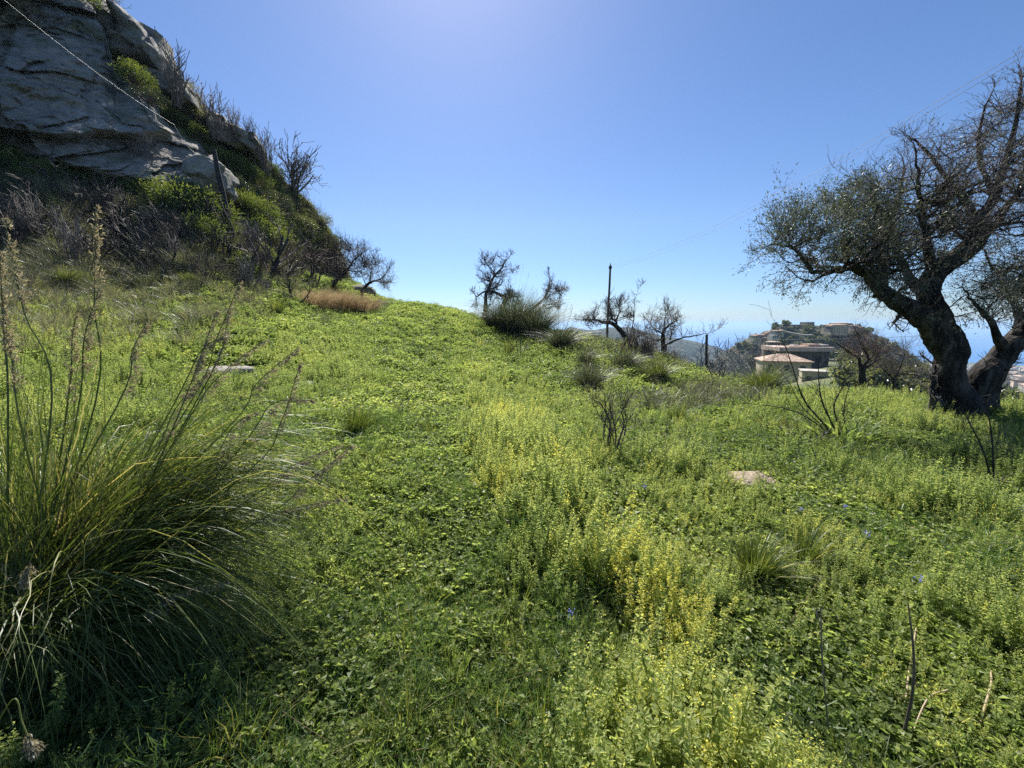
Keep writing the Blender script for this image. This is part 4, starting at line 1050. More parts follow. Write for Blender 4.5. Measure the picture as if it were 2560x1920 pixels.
# thicket on the right crest
for k, (x0, y0, top, key, lab) in enumerate([(1745, 900, 815, 'thick2', 'grey bare bush just left of the wooden post'), (1800, 915, 830, 'thick2', 'low twiggy bush right of the wooden post'),
        (1835, 925, 820, 'thick1', 'reddish bare bush left of the tiled house'), (1870, 935, 815, 'thick1', 'tallest reddish bare bush left of the tiled house'),
        (1900, 940, 835, 'thick1', 'reddish bare bush overlapping the wall of tiled house'), (1800, 965, 875, 'char2', 'dark stemmed bush with green leaves at base before thicket'),
        (1700, 895, 845, 'thick2', 'low grey bush under the fig-like tree'), (2210, 960, 880, 'thick1', 'reddish bare bush right of the small dark tree'),
        (2265, 968, 890, 'thick2', 'grey bare bush beside the left foot of the olive')]):
    l = G(x0, y0); place(key, l, rng.uniform(0, 6), max(.4, hgt(x0, top, l) / 1.75), lab, 'leafless bushes along the crest')
for k in range(26):
    x0 = rng.uniform(1560, 1920); y0 = np.interp(x0, [1560, 1700, 1900], [880, 905, 955]) + rng.uniform(-5, 22); l = G(x0, y0)
    place(['thick1', 'thick2', 'broom'][rng.integers(0, 3)], l, rng.uniform(0, 6), rng.uniform(.4, .75), 'thin grey-brown leafless bush in the hedge-like line along the crest', 'twiggy line of bushes along the crest')

# green bushes on the slope
def bush_mesh(seed, R=.8, h=.8, n=3600, ls=.075, mat='shrub'):
    rng = np.random.default_rng(seed); m = MB()
    k = 60; a_ = rng.uniform(0, 6.283, k); el = np.arcsin(rng.uniform(.05, 1, k))
    rr = rng.uniform(.75, 1.08, k)
    cc = np.stack([R * rr * np.cos(a_) * np.cos(el), R * rr * np.sin(a_) * np.cos(el), h * rr * np.sin(el)], -1) * .85
    idx = rng.integers(0, k, n); d = rdir(rng, n); rad = rng.uniform(.3, 1, n) * R * .26
    p = cc[idx] + d * rad[:, None]; p[:, 2] = np.maximum(p[:, 2], .02)
    L = ls * rng.uniform(.6, 1.2, n); tb = rng.uniform(.2, .8, k)
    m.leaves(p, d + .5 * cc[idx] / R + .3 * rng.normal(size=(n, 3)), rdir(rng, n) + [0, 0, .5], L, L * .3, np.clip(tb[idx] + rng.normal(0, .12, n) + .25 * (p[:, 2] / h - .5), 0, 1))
    fol = m.mesh('foliage', M[mat]); m = MB(); lines = []
    for j in range(k):
        t_ = np.linspace(0, 1, 5)[:, None]; lines.append((cc[j] * t_ * np.array([1, 1, 1]) * (.5 + .5 * t_) - [0, 0, .05], np.linspace(.018, .005, 5)))
    m.tubes(lines, 4); return fol, m.mesh('stems', M['twig'])
BU = []
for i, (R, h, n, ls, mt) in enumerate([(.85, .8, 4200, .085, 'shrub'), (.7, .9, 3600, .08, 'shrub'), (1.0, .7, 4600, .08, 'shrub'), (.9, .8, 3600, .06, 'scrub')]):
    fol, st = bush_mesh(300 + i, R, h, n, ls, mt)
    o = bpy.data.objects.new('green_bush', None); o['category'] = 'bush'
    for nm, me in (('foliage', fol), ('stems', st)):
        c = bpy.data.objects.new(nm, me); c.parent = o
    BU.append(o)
greens = [(330, 185, 2.0, 0, 'bright green bush growing in the cleft under the rounded boulder'), (350, 215, 1.6, 1, 'lower green bush in the cleft below the rounded boulder'), (385, 255, 1.2, 3, 'dull green bush in the cleft halfway down'),
          (490, 300, 1.6, 3, 'dull green bush left of the flat-topped ledge'), (460, 285, 1.2, 3, 'small dull bush under the sloping rock'), (445, 305, 1.0, 0, 'small bright bush at the cliff edge where the cable ends'), (500, 350, 1.2, 1, 'green bush on the cliff rim above the leaning pole'),
          (560, 410, 1.4, 0, 'bright green bush right of the top of leaning pole'), (600, 430, 1.5, 1, 'bright green bush on the slope under the ledge'), (640, 455, 1.6, 0, 'round bright bush in the upper middle of the green slope'),
          (600, 480, 1.3, 3, 'dull green bush halfway down the green slope'), (650, 420, 1.3, 3, 'dark bush right under the ledge tip'), (685, 440, 1.3, 0, 'green bush on skyline left of the round fan shrub'),
          (490, 545, 2.2, 2, 'largest round bright green bush left of the leaning pole'), (430, 520, 1.6, 1, 'green bush left of the largest round bush'), (380, 500, 1.4, 0, 'green bush under the cliff recess'),
          (590, 520, 1.6, 0, 'green bush right of leaning pole, upper one'), (640, 545, 2.0, 2, 'wide green bush right of leaning pole, middle one'), (650, 600, 2.1, 2, 'wide dark green bush right of leaning pole, lowest one'),
          (520, 600, 1.5, 1, 'green bush behind the leaning pole, lower left'), (555, 590, 1.2, 0, 'small green bush touching the leaning pole'), (300, 480, 1.4, 3, 'dull bush at the base of the cliff recess'),
          (190, 475, 1.6, 0, 'green bush at the foot of the cliff on the left'), (130, 470, 1.5, 1, 'green bush second from the left edge under the cliff'), (40, 440, 1.8, 0, 'green bush at the left edge under the cliff'),
          (760, 570, 1.5, 3, 'dark bush on the right flank of the spur'), (800, 560, 1.6, 3, 'dark bush just under the spur skyline'), (700, 520, 1.5, 3, 'dull bush below the round fan shrub'), (835, 620, 1.6, 3, 'grey-green bush hanging over the right end of spur'),
          (600, 690, 1.3, 0, 'low green bush behind the tall burnt shrub'), (660, 660, 1.3, 1, 'green bush at the foot of the green slope'), (250, 0, 1.6, 3, 'green bush crowning the cliff top at picture edge'), (200, 10, 1.8, 0, 'leafy bush on the cliff top left of the crowning one')]
for (x0, y0, s_, i, lab) in greens:
    b = np.interp(x0, hx, basp); l = onhill(x0, y0) if y0 < b else G(x0, y0)
    cz = np.interp(x0, rx, ry)
    if x0 < 585 and y0 > cz and y0 < np.interp(x0, lx, ly): l = P(x0, y0 + 6, l[1] - 2.6)
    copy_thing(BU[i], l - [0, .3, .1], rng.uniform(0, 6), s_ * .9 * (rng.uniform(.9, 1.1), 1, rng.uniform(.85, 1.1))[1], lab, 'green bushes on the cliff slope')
for (x0, y0, s_, i, lab) in [(1660, 905, .75, 0, 'bright green bush on the crest below the fig-like tree'), (1755, 925, .62, 3, 'dark round green bush below the wooden post'), (1640, 930, .6, 1, 'pale green bush left of the dark round one'), (2250, 990, .3, 0, 'yellow-green bush beside the trunk of the olive')]:
    l = G(x0, y0); copy_thing(BU[i], l, rng.uniform(0, 6), s_, lab, 'green bushes on the crest')

# ------------------------------------------------------------------ tussocks
def tussock(name, loc, label, seed, n, h, spread, lean, w=.004, heads=0, group=None, K=9, head_h=1.35, tone=(.15, .6), dead=.06, base_r=None, straw=False):
    rng = np.random.default_rng(seed); ob = thing(name, loc, label, 'grass tussock', group)
    A, S, ln = blade_lines(rng, n, h, spread, lean, .75, K, base_r or .12 * h)
    t = np.linspace(0, 1, K); prof = (1 - t ** 2.5) * .95 + .05
    m = MB(); m.ribbons(A, w * prof[None] * rng.uniform(.6, 1.3, (n, 1)), S, np.where(rng.random(n) < dead, rng.uniform(.9, 1, n), rng.uniform(*tone, n)))
    m.build('blades', M[straw or 'blade'], ob)
    if heads:
        A, S, ln = blade_lines(rng, heads, h * head_h, spread * .35, (lean[0] * .7, lean[1] * .7, lean[2]), .35, 10, .1 * h)
        m = MB(); m.tubes([(a_, np.linspace(.0035, .0016, 10)) for a_ in A], 4, rng.uniform(.5, .85, heads)); m.build('stalks', M['blade'], ob)
        seed_heads(rng, A, ob, h)
    return ob
def seed_heads(rng, A, ob, h, L=.42, cnt=30, droop=(.5, 0, -.35), size=.016):
    P0, D0, lines = [], [], []
    for a_ in A:
        Ld = np.linalg.norm(np.diff(a_, axis=0), axis=1); tot = Ld.sum(); cum = np.concatenate([[0], np.cumsum(Ld)])
        for c in range(cnt):
            s_ = tot - L * rng.uniform(0, 1) ** 1.1 * min(1, tot / 1.2); p = np.array([np.interp(s_, cum, a_[:, i]) for i in range(3)])
            tng = a_[-1] - a_[-3]; tng /= np.linalg.norm(tng)
            bl = .02 + .065 * (tot - s_) / L
            d = tng + rng.normal(0, .22, 3) + np.array(droop) * .35
            d /= np.linalg.norm(d); e = p + d * bl * rng.uniform(.5, 1.1) + np.array([0, 0, -.01])
            lines.append((np.array([p, (p + e) / 2 + [0, 0, .004], e]), np.array([.0007, .0006, .0005])))
            for q in range(5):
                f = rng.uniform(.3, 1); P0.append(p + (e - p) * f + rng.normal(0, .003, 3)); D0.append(d + rng.normal(0, .35, 3) + [0, 0, -.25])
    m = MB(); m.tubes(lines, 3, .4); n = len(P0)
    Lf = size * rng.uniform(.7, 1.3, n); m.leaves(np.array(P0), np.array(D0), rdir(rng, n), Lf, Lf * .3, rng.uniform(0, 1, n))
    return m.build('seed_heads', M['spike'], ob)
# the big one in the left foreground
bigloc = np.array([-2.12, 1.62, float(H(-2.12, 1.62)[0]) - .02])
big = thing('grass_tussock', bigloc, 'huge dark green grass tussock with tan seed heads filling the left foreground', 'grass tussock')
rng = np.random.default_rng(400)
m = MB()
def fan_blades(m, n, tips, lo, hi, w, K=12, arch=.28, tone=(.1, .55), dead=.05, r0=.16):
    """blades from the crown of the tussock towards a spread of tips (world offsets)"""
    idx = rng.integers(0, len(tips), n); tp = np.array(tips)[idx] + rng.normal(0, .13, (n, 3)) * [1.2, 1.2, 1]
    tp = tp * rng.uniform(lo, hi, (n, 1))
    b = np.stack([rng.normal(0, r0, n), rng.normal(0, r0, n), np.zeros(n)], -1)
    t = np.linspace(0, 1, K)[None, :, None]
    hor = np.linalg.norm(tp[:, :2], axis=1)[:, None, None]
    A = b[:, None] + (tp - b)[:, None] * t + np.array([0, 0, 1.0]) * (arch * hor * np.sin(t * math.pi * .95) * rng.uniform(.6, 1.3, (n, 1, 1)))
    A[..., 2] -= .18 * hor[..., 0] * t[..., 0] ** 4
    A += rng.normal(0, .006, A.shape) * t + np.cumsum(rng.normal(0, .0045, A.shape), 1) + (np.array([0, 0, -1.0]) * np.maximum(t - rng.uniform(.45, 1.3, (n, 1, 1)), 0) * rng.uniform(0, 1.2, (n, 1, 1)))
    A[..., 2] = np.maximum(A[..., 2], .01)
    hd = tp[:, :2] / (np.linalg.norm(tp[:, :2], axis=1, keepdims=True) + 1e-6)
    S = np.stack([-hd[:, 1], hd[:, 0], 0 * hd[:, 0]], -1) + .55 * rng.normal(size=(n, 3)); S /= np.linalg.norm(S, axis=1, keepdims=True)
    tt = np.linspace(0, 1, K); W = w * ((1 - tt ** 3) * .95 + .05)[None] * rng.uniform(.6, 1.3, (n, 1))
    tint = np.where(rng.random(n) < dead, rng.uniform(.85, 1, n), rng.uniform(*tone, n))
    m.ribbons(A, W, S, tint)
tips_r = [(1.1, .5, .75), (1.2, .3, .55), (1.0, .1, .4), (1.15, .7, .9), (.9, .8, 1.1), (1.25, .15, .35), (1.0, -.1, .3), (.8, .5, 1.0), (1.3, .6, .6), (1.2, .0, .25), (.85, -.2, .25)]
tips_u = [(.5, .6, 1.3), (.3, .4, 1.45), (.1, .3, 1.5), (-.2, .2, 1.5), (.6, .3, 1.2), (-.5, .3, 1.3), (.0, -.1, 1.3), (.7, .7, 1.15)]
tips_l = [(-.9, .3, .9), (-.9, -.2, .7), (-.5, -.6, .7), (.2, -.7, .5), (.6, -.5, .45), (-.6, .8, 1.0), (0, .9, 1.0)]
fan_blades(m, 2300, tips_r, .5, 1.05, .0024, dead=.10)
fan_blades(m, 1300, tips_u, .4, 1.0, .0026, arch=.1, dead=.12)
fan_blades(m, 260, tips_r + tips_l + tips_u, .35, .8, .003, arch=.45, tone=(.85, 1.0), dead=1)
fan_blades(m, 900, tips_l, .5, 1.0, .0026)
m.build('blades', M['blade'], big)
def px_stalk(pts, b=None):
    """a stalk through the given (px,py,distance) points, starting in the tussock"""
    b = bigloc + [*(rng.normal(0, .12, 2)), .05] if b is None else b
    q = [b] + [P(*p_) for p_ in pts]; return catmull(q, 5) - bigloc
st = [px_stalk(p_) for p_ in [
    [(480, 1000, 2.1), (540, 850, 2.2), (600, 705, 2.3)], [(520, 950, 2.1), (570, 800, 2.3), (615, 830, 2.35)][:2], [(470, 1050, 2.0), (560, 930, 2.1), (660, 850, 2.2)],
    [(560, 1080, 2.0), (640, 960, 2.15), (745, 870, 2.25)], [(600, 1120, 2.0), (680, 1010, 2.1), (780, 1000, 2.2)], [(620, 1180, 1.95), (700, 1060, 2.1), (750, 910, 2.2)],
    [(620, 1250, 1.9), (740, 1160, 2.0), (850, 1112, 2.1)], [(650, 1300, 1.85), (760, 1210, 1.95), (880, 1115, 2.05)], [(600, 1330, 1.8), (700, 1280, 1.9), (860, 1245, 2.0)],
    [(240, 1000, 1.85), (236, 760, 1.9), (240, 520, 1.95)], [(130, 1000, 1.7), (60, 780, 1.75), (12, 550, 1.8)], [(190, 1050, 1.8), (210, 850, 1.85), (245, 730, 1.9)],
    [(170, 1000, 1.8), (180, 850, 1.85), (190, 790, 1.85)], [(290, 1020, 1.9), (330, 880, 2.0), (365, 810, 2.05)], [(60, 1100, 1.6), (30, 900, 1.65), (5, 760, 1.7)],
    [(440, 1000, 2.0), (500, 880, 2.1), (560, 840, 2.15)], [(20, 1000, 1.6), (10, 850, 1.65), (0, 640, 1.65)], [(380, 1150, 1.9), (440, 1020, 2.0), (520, 930, 2.1)],
    [(350, 1540, 1.45), (420, 1490, 1.5), (560, 1455, 1.55)], [(500, 1200, 1.9), (580, 1070, 2.0), (640, 1030, 2.1)], [(420, 1100, 1.95), (480, 950, 2.05), (540, 780, 2.2)]]]
m = MB(); m.tubes([(a_, np.linspace(.0042, .0018, len(a_))) for a_ in st], 5, rng.uniform(.5, .85, len(st))); m.build('stalks', M['blade'], big)
seed_heads(rng, st, big, 1.2, .42, 70, (.6, 0, -.35), .016)
# two broken seed heads near the camera
for (pts, lab) in [([(30, 1750, 1.02), (55, 1805, 1.0), (80, 1870, .98)], 'drooping pale tan seed head at the bottom left corner'), ([(130, 1290, 1.35), (85, 1380, 1.33), (60, 1450, 1.32)], 'bent brown seed head hanging on the left in front of tussock')]:
    a_ = catmull([P(-60, pts[0][1] + 160, pts[0][2])] + [P(*q) for q in pts], 6); o = thing('grass_seed_head', a_[0], lab, 'seed head')
    m = MB(); m.tubes([(a_ - a_[0], np.full(len(a_), .002))], 4, .7); m.build('stalk', M['blade'], o); seed_heads(rng, [a_ - a_[0]], o, .5, .14, 90, (.1, 0, -.4), .013)
# a few conspicuous single blades
for (pts, w, tn) in [([(60, 1500, 1.4), (250, 1430, 1.5), (430, 1505 - 100, 1.6)], .004, .8)]:
    pass

tl = [(1285, 842, 715, 13, 'tussock mound', 'largest dark tussock on the crest below the bare trees', 900, .75), (1340, 858, 752, 12.5, '', 'dark tussock at the right shoulder of the largest one', 700, .7),
      (1240, 830, 752, 14, '', 'dark tussock at the left shoulder of the largest one', 600, .7), (1400, 885, 800, 0, '', 'silvery tussock on the rough strip right of the mound', 800, .8),
      (1462, 930, 868, 0, '', 'small dark tussock below the silvery one', 400, .6), (1470, 985, 900, 0, '', 'silvery drooping tussock in the middle of the rough strip', 700, .8),
      (1560, 930, 865, 0, '', 'pale wind-combed tussock below the arching bare tree', 600, .9), (1905, 998, 905, 0, '', 'green spiky tussock below the tiled house', 900, .7),
      (1640, 960, 890, 0, '', 'bright green tussock under the fig-like tree', 600, .8), (1270, 900, 838, 0, '', 'thin upright tussock left on the meadow edge', 160, .35),
      (890, 1110, 1010, 0, '', 'slender green tussock right of the foreground tussock', 350, .45), (1880, 1480, 1340, 0, '', 'fine grass tussock in the right foreground', 420, .6),
      (2000, 1440, 1310, 0, '', 'broad-bladed green tuft right of the fine grass tussock', 160, .5), (470, 735, 680, 0, '', 'dark green tussock on the left slope below the bushes', 600, .7),
      (165, 735, 665, 0, '', 'bright green tussock low on the left slope', 600, .7), (1690, 1075, 1010, 0, '', 'dark sedge tuft right of the burnt bush', 300, .5),
      (690, 800, 735, 0, '', 'small tussock left of the dry grass', 300, .6), (2520, 1020, 960, 0, '', 'silvery tussock on the crest right of the olive', 300, .8),
      (1960, 1090, 1030, 0, '', 'low green tuft between tussock and dead stalks', 250, .7)]
for i, (x0, y0, top, dd, _, lab, n, sp) in enumerate(tl):
    l = G(x0, y0); h = max(.2, hgt(x0, top, l)) * 1.15
    tussock('grass_tussock', l, lab, 410 + i, int(n * (1.7 if i < 3 else 1.3)), h, sp, (.12, 0, 0), .0032 * max(1, l[1] / 9), 10 if (n >= 600 and i < 9) else 0, 'grass tussocks around the meadow', 8, 1.3, (0, .2) if i < 5 else (.05, .5), base_r=(.6, .4, .5)[i] if i < 3 else None, straw='blade_grey' if i < 7 else False)
for i, (x0, y0, top, lab) in enumerate([(775, 778, 722, 'dry orange-tan grass clump at the foot of the spur, left part'), (815, 778, 720, 'dry orange-tan grass clump at the foot of the spur, middle'), (855, 782, 725, 'dry tan grass clump nearest the meadow crest'), (905, 790, 735, 'dark-based dry clump at the right end of the tan grass')]):
    l = G(x0, y0); tussock('dry_grass_tussock', l, lab, 440 + i, 1100, hgt(x0, top, l) * 1.25, .7, (.15, 0, 0), .006, 0, 'dry tan grass clumps by the spur', 7, straw='straw', tone=(.1, .6), base_r=.75)

# ------------------------------------------------------------------ dead stalks, burnt plants in the meadow
def stalk_plant(name, stems, label, cat, mat, seed, tw=6, twL=.18, green=None):
    rng = np.random.default_rng(seed); x0, y0 = stems[0][0][:2]; g = G(x0, y0); d0 = g[1]
    L = []
    for s_ in stems:
        a_ = np.array([[*P(q[0], q[1], d0 + (q[3] if len(q) > 3 else 0)), q[2]] for q in s_]); c = catmull(a_, 5); L.append((c[:, :3] - g, np.maximum(c[:, 3], .0015)))
    ob = thing(name, g, label, cat); m = MB(); m.tubes(L, 5); m.build('stems', M[mat], ob)
    out = []
    for a_, r in L:
        for k in range(tw):
            j = rng.integers(len(a_) // 3, len(a_)); dv = a_[j] - a_[j - 1]; dv = dv / np.linalg.norm(dv) + rng.normal(0, .45, 3)
            spray(rng, a_[j], dv, twL * rng.uniform(.5, 1.2), max(r[j] * .5, .0014), 1, out, (1, 3), .1, (0, 0, .04), K=5)
    if out:
        m = MB(); m.tubes([(a_, b_) for a_, b_, c_ in out], 3); m.build('twigs', M[mat], ob)
    if green:
        n, R, h, ls = green; m = MB(); A, S, ln = blade_lines(rng, n, h, .8, (0, 0, 0), .6, 5, R)
        m.ribbons(A, ls * np.array([.5, 1, 1, .7, .1])[None] * np.ones((n, 1)), S, rng.uniform(.3, .8, n)); m.build('leaves', M['leaf'], ob)
    return ob
stalk_plant('dead_stalk_plant', [[(2105, 1110, .014), (2060, 1060, .012), (2010, 1000, .010), (1985, 930, .007), (1965, 870, .005), (1945, 830, .003)],
                                 [(2110, 1110, .014), (2070, 1040, .011), (2050, 980, .008), (2045, 900, .004)], [(2105, 1110, .010), (2020, 1045, .008), (1955, 1020, .006), (1880, 1010, .004), (1850, 1005, .003)],
                                 [(2112, 1105, .010), (2085, 1020, .008), (2110, 960, .005)], [(2115, 1105, .008), (2110, 1020, .006), (2125, 960, .004)], [(2108, 1108, .008), (2050, 1060, .006), (2000, 1010, .005), (1975, 960, .004), (1930, 900, .002)]],
            'dark dead stalks fanning up from a clump of green leaves right of centre', 'dead plant', 'char', 501, 9, .35, (160, .35, .42, .016))
stalk_plant('dead_stalk_plant', [[(2483, 1248, .010), (2475, 1190, .009), (2455, 1120, .007), (2425, 1060, .005), (2405, 1020, .004)], [(2479, 1250, .010), (2483, 1180, .009), (2480, 1100, .007), (2468, 1020, .005), (2455, 985, .003)]],
            'two thin dark crossing stalks in the grass in front of the olive', 'dead plant', 'char', 503, 3, .15)
stalk_plant('burnt_bush', [[(1530, 1160, .016), (1545, 1110, .014), (1560, 1060, .010), (1555, 1030, .006), (1570, 1000, .003)], [(1528, 1160, .014), (1520, 1110, .012), (1525, 1060, .010), (1510, 1020, .005), (1490, 1000, .003)],
                           [(1530, 1158, .012), (1540, 1090, .010), (1530, 1040, .008), (1520, 990, .004)], [(1526, 1158, .012), (1510, 1100, .009), (1515, 1050, .007), (1535, 1010, .003)], [(1533, 1158, .010), (1560, 1090, .008), (1565, 1045, .006), (1550, 990, .003)],
                           [(1530, 1158, .010), (1525, 1100, .008), (1545, 1050, .006), (1560, 1020, .003)], [(1529, 1158, .010), (1534, 1100, .008), (1515, 1060, .006), (1500, 1040, .003)]],
            'dark twiggy burnt bush standing in the middle of the meadow', 'bush', 'twig', 505, 16, .28)
stalk_plant('dead_stalk_plant', [[(1295, 905, .02), (1288, 880, .015), (1275, 855, .01), (1262, 845, .005)], [(1300, 905, .02), (1302, 870, .015), (1298, 830, .01)], [(1298, 905, .02), (1310, 880, .012), (1320, 850, .006)], [(1297, 905, .02), (1292, 865, .012), (1285, 835, .006)]],
            'thin dead stalks fanning up on the meadow below the tussock mound', 'dead plant', 'twig', 507, 5, .4)
stalk_plant('dead_stalk_plant', [[(1640, 1190, .006), (1650, 1150, .005), (1690, 1100, .003)], [(1642, 1190, .006), (1690, 1160, .004), (1720, 1120, .002)], [(1640, 1190, .005), (1655, 1130, .004), (1670, 1080, .002)]],
            'faint dead stalks right of the burnt bush', 'dead plant', 'twig', 509, 5, .2)
for i, (pts, lab) in enumerate([([(2080, 1900, .0035), (2065, 1760, .003), (2055, 1640, .003), (2052, 1520, .002)], 'single straight dry stem in the lower right foreground'),
                                ([(2235, 1900, .006), (2262, 1820, .006), (2282, 1720, .005), (2283, 1620, .004), (2270, 1510, .002)], 'curved dark stem beside the pale stick at lower right')]):
    stalk_plant('dead_weed', [pts], lab, 'dead weed', 'twig_pale' if i == 0 else 'twig', 511 + i, 2, .05)
def stick(pts, label, r=.005, mat='straw'):
    g = G(pts[0][0], pts[0][1]); a_ = np.array([G(*q) + [0, 0, z_] for q, z_ in zip([p_[:2] for p_ in pts], [p_[2] for p_ in pts])])
    m = MB(); m.tubes([(catmull(a_, 5), np.full((len(a_) - 1) * 5 + 1, r) * np.linspace(1, .6, (len(a_) - 1) * 5 + 1))], 6, .8)
    return tag(m.build('fallen_stick', M[mat], origin=g), label, 'stick', 'pale sticks lying in the meadow')
stick([(2225, 1905, .05), (2250, 1840, .08), (2262, 1740, .14), (2275, 1660, .16)], 'pale bleached stick leaning in the weeds at lower right', .005)
stick([(2350, 1830, .16), (2300, 1850, .16), (2260, 1915, .08)], 'forked pale twig right of the bleached stick', .004)
stick([(2430, 1900, .12), (2455, 1820, .16), (2460, 1760, .14)], 'pale twig near the bottom right corner', .005)
stick([(1090, 1265, .05), (1110, 1320, .06), (1140, 1350, .03)], 'thin pale stem lying left of the yellow herbs', .003)
stick([(1310, 1370, .04), (1330, 1450, .04), (1350, 1510, .03)], 'broken pale stem lying beside the yellow herbs', .004)

# stones and bare earth
def stone(name, px, py, size, label, seed, mat='pale', group=None, flat=.6):
    g = G(px, py); rng = np.random.default_rng(seed); n1, n2 = 40, 22
    th = np.linspace(0, 2 * math.pi, n1)[:, None]; ph = np.linspace(0, math.pi, n2)[None]
    v = np.stack([np.cos(th) * np.sin(ph), np.sin(th) * np.sin(ph), np.cos(ph) * np.ones_like(th)], -1)
    v = np.sign(v) * np.abs(v) ** .8
    r = 1 + .35 * fbm(v[..., 0] * 1.3 + seed, v[..., 1] * 1.3, v[..., 2] * 1.3, 4, seed) + .12 * ridged(v[..., 0] * 3 + seed, v[..., 1] * 3, v[..., 2] * 3, 3, seed)
    v = v * r[..., None] * np.array([size[0], size[1], size[2]]); v[-1] = v[0]
    m = MB(); m.grid(v, flip=False); ob = m.build(name, M[mat], origin=(0, 0, 0)); ob.location = tuple(g + [0, 0, size[2] * .25])
    return tag(ob, label, 'rock' if mat != 'earth' else 'earth mound', group)
M['pale'] = noisy_mat('pale_rock', [(0.35, (.16, .14, .125)), (0.5, (.27, .245, .22)), (0.7, (.40, .365, .33))], 6, 10, .9, .8, 20, .02)
M['earth'] = noisy_mat('dry_earth', [(0.35, (.16, .12, .085)), (0.5, (.30, .24, .17)), (0.7, (.42, .35, .27))], 9, 10, .95, 1, 40, .02)
stone('rock', 575, 948, (.50, .45, .17), 'pale grey flat rock in the weeds left of the lens-lit strip', 601, 'pale')
stone('rock', 768, 975, (.22, .2, .12), 'small pale rock right of the larger pale rock', 602, 'pale')
stone('rock', 1770, 1212, (.09, .08, .08), 'small round grey stone left of the earth mound', 603, 'rock')
stone('earth_mound', 1885, 1225, (.26, .22, .10), 'sandy molehill of bare tan earth in the right meadow', 604, 'earth')
stone('rock', 1730, 1172, (.08, .05, .04), 'tan flat stone above the small round stone', 605, 'earth')
stone('rock', 2310, 1222, (.08, .06, .04), 'tiny pale stone in the grass left of the crossing stalks', 606, 'earth')
stone('rock', 2280, 1340, (.16, .12, .05), 'low tan stone among leaves at the right', 607, 'earth')
stone('rock', 2405, 1118, (.12, .08, .04), 'flat pale stone in the grass near the tree shadow', 608, 'earth')
stone('rock', 905, 742, (1.0, .8, .5), 'dark rock under the bare trees at the end of the spur', 609, 'rock')
# big leaved dock at the bottom, centre
def leafy(px, py, L, n, label, seed, w=.045, up=.8):
    g = G(px, py); me = mesh_rosette(seed, n, L, w, up, .35, .65); ob = bpy.data.objects.new('broad_leaved_plant', me); COL.objects.link(ob); ob.location = tuple(g + [0, 0, .02])
    return tag(ob, label, 'plant', 'broad-leaved plants in the meadow')
leafy(1445, 1760, .20, 16, 'upper broad-leaved dock plant near the bottom centre', 701, .05, 1.0)
leafy(1415, 1880, .18, 14, 'lower broad-leaved dock plant at the bottom edge', 702, .045, .8)
leafy(1260, 1430, .14, 14, 'grey-green leafy plant left of the yellow herbs', 703, .035, .6)
leafy(340, 1790, .2, 12, 'big-leaved dark plant in the shade of the foreground tussock', 704, .09, .7)
leafy(2230, 1420, .16, 18, 'bright leafy clump in the right meadow', 705, .04, .9)
leafy(2000, 1470, .22, 14, 'long-leaved plant at the foot of the broad-bladed tuft', 706, .035, 1.1)
# small blue flowers
def flower(px, py, h, label, seed):
    g = G(px, py); rng = np.random.default_rng(seed); ob = thing('blue_flower', g, label, 'flower', 'small blue flowers in the weeds')
    m = MB(); m.tubes([(np.array([[0, 0, 0], [.01, 0, h * .5], [0, .01, h]]), np.array([.002, .0018, .0015]))], 4, .4); m.build('stem', M['leaf'], ob)
    n = 16; c = np.array([0, .01, h]) + rng.normal(0, .010, (n, 3)); m = MB(); m.leaves(c, rdir(rng, n), rdir(rng, n), .012, .008, rng.uniform(0, .4, n)); m.build('petals', M['petal'], ob)
for i, (x0, y0, lab) in enumerate([(1610, 1275, 'pair of pale blue flower heads left of the fennel, mid meadow'), (1995, 1355, 'blue flower above the broad-bladed tuft'), (2108, 1335, 'pale blue flower right of the broad-bladed tuft'), (2160, 1415, 'blue flower beside the bright leafy clump'), (2290, 1545, 'blue flower above the pale stick'), (2548, 1345, 'blue flower at the right picture edge'), (1425, 1650, 'deep blue flower low in the shade near bottom centre')]):
    flower(x0, y0, .22, lab, 720 + i)

# ------------------------------------------------------------------ poles, post, cables
g = G(1520, 842); base = P(1519, 845, 34)
def pole(name, pts, d, r0, r1, label, cat, mat='wood', insul=False):
    a_ = np.array([P(q[0], q[1], d) for q in pts]); c = catmull(a_, 6); ob = thing(name, a_[0], label, cat)
    m = MB(); m.tubes([(c - a_[0], np.linspace(r0, r1, len(c)))], 10, 0, .04, 5); m.build('shaft', M[mat], ob)
    tip = c[-1] - a_[0]
    if insul:
        m = MB(); m.tubes([(np.array([tip, tip + [0, 0, .18]]), np.array([.045, .03])), (np.array([tip + [-.0, 0, -.25], tip + [0, -.0, -.05]]), np.array([.13, .13]))], 8); m.build('insulator', M['char'], ob)
    return ob, c[-1]
pol, ptop = pole('utility_pole', [(1517, 872), (1519, 800), (1523, 730), (1526, 664)], 33, .105, .075, 'tall thin wooden utility pole against the sky in the centre', 'pole', 'wood', True)
lp, ltop = pole('charred_pole', [(582, 640), (577, 600), (560, 500), (545, 430), (534, 372)], 20.5, .17, .09, 'black charred utility pole leaning left in front of the cliff', 'pole', 'char', False)
po, _ = pole('fence_post', [(1766, 960), (1766, 880), (1767, 836)], 15.5, .05, .047, 'short brown wooden post standing alone on the crest', 'post', 'wood')
def cable(a_, b_, sag, r, label, mat='cable', n=24):
    t = np.linspace(0, 1, n)[:, None]; p_ = a_ + (b_ - a_) * t - np.array([0, 0, sag]) * 4 * t * (1 - t)
    m = MB(); m.tubes([(p_ - a_, np.full(n, r))], 5); ob = m.build('overhead_cable', M[mat], origin=(0, 0, 0)); ob.location = tuple(a_)
    return tag(ob, label, 'cable', 'overhead cables')
M['cable'] = plain_mat('cable', (.10, .10, .11), .5)
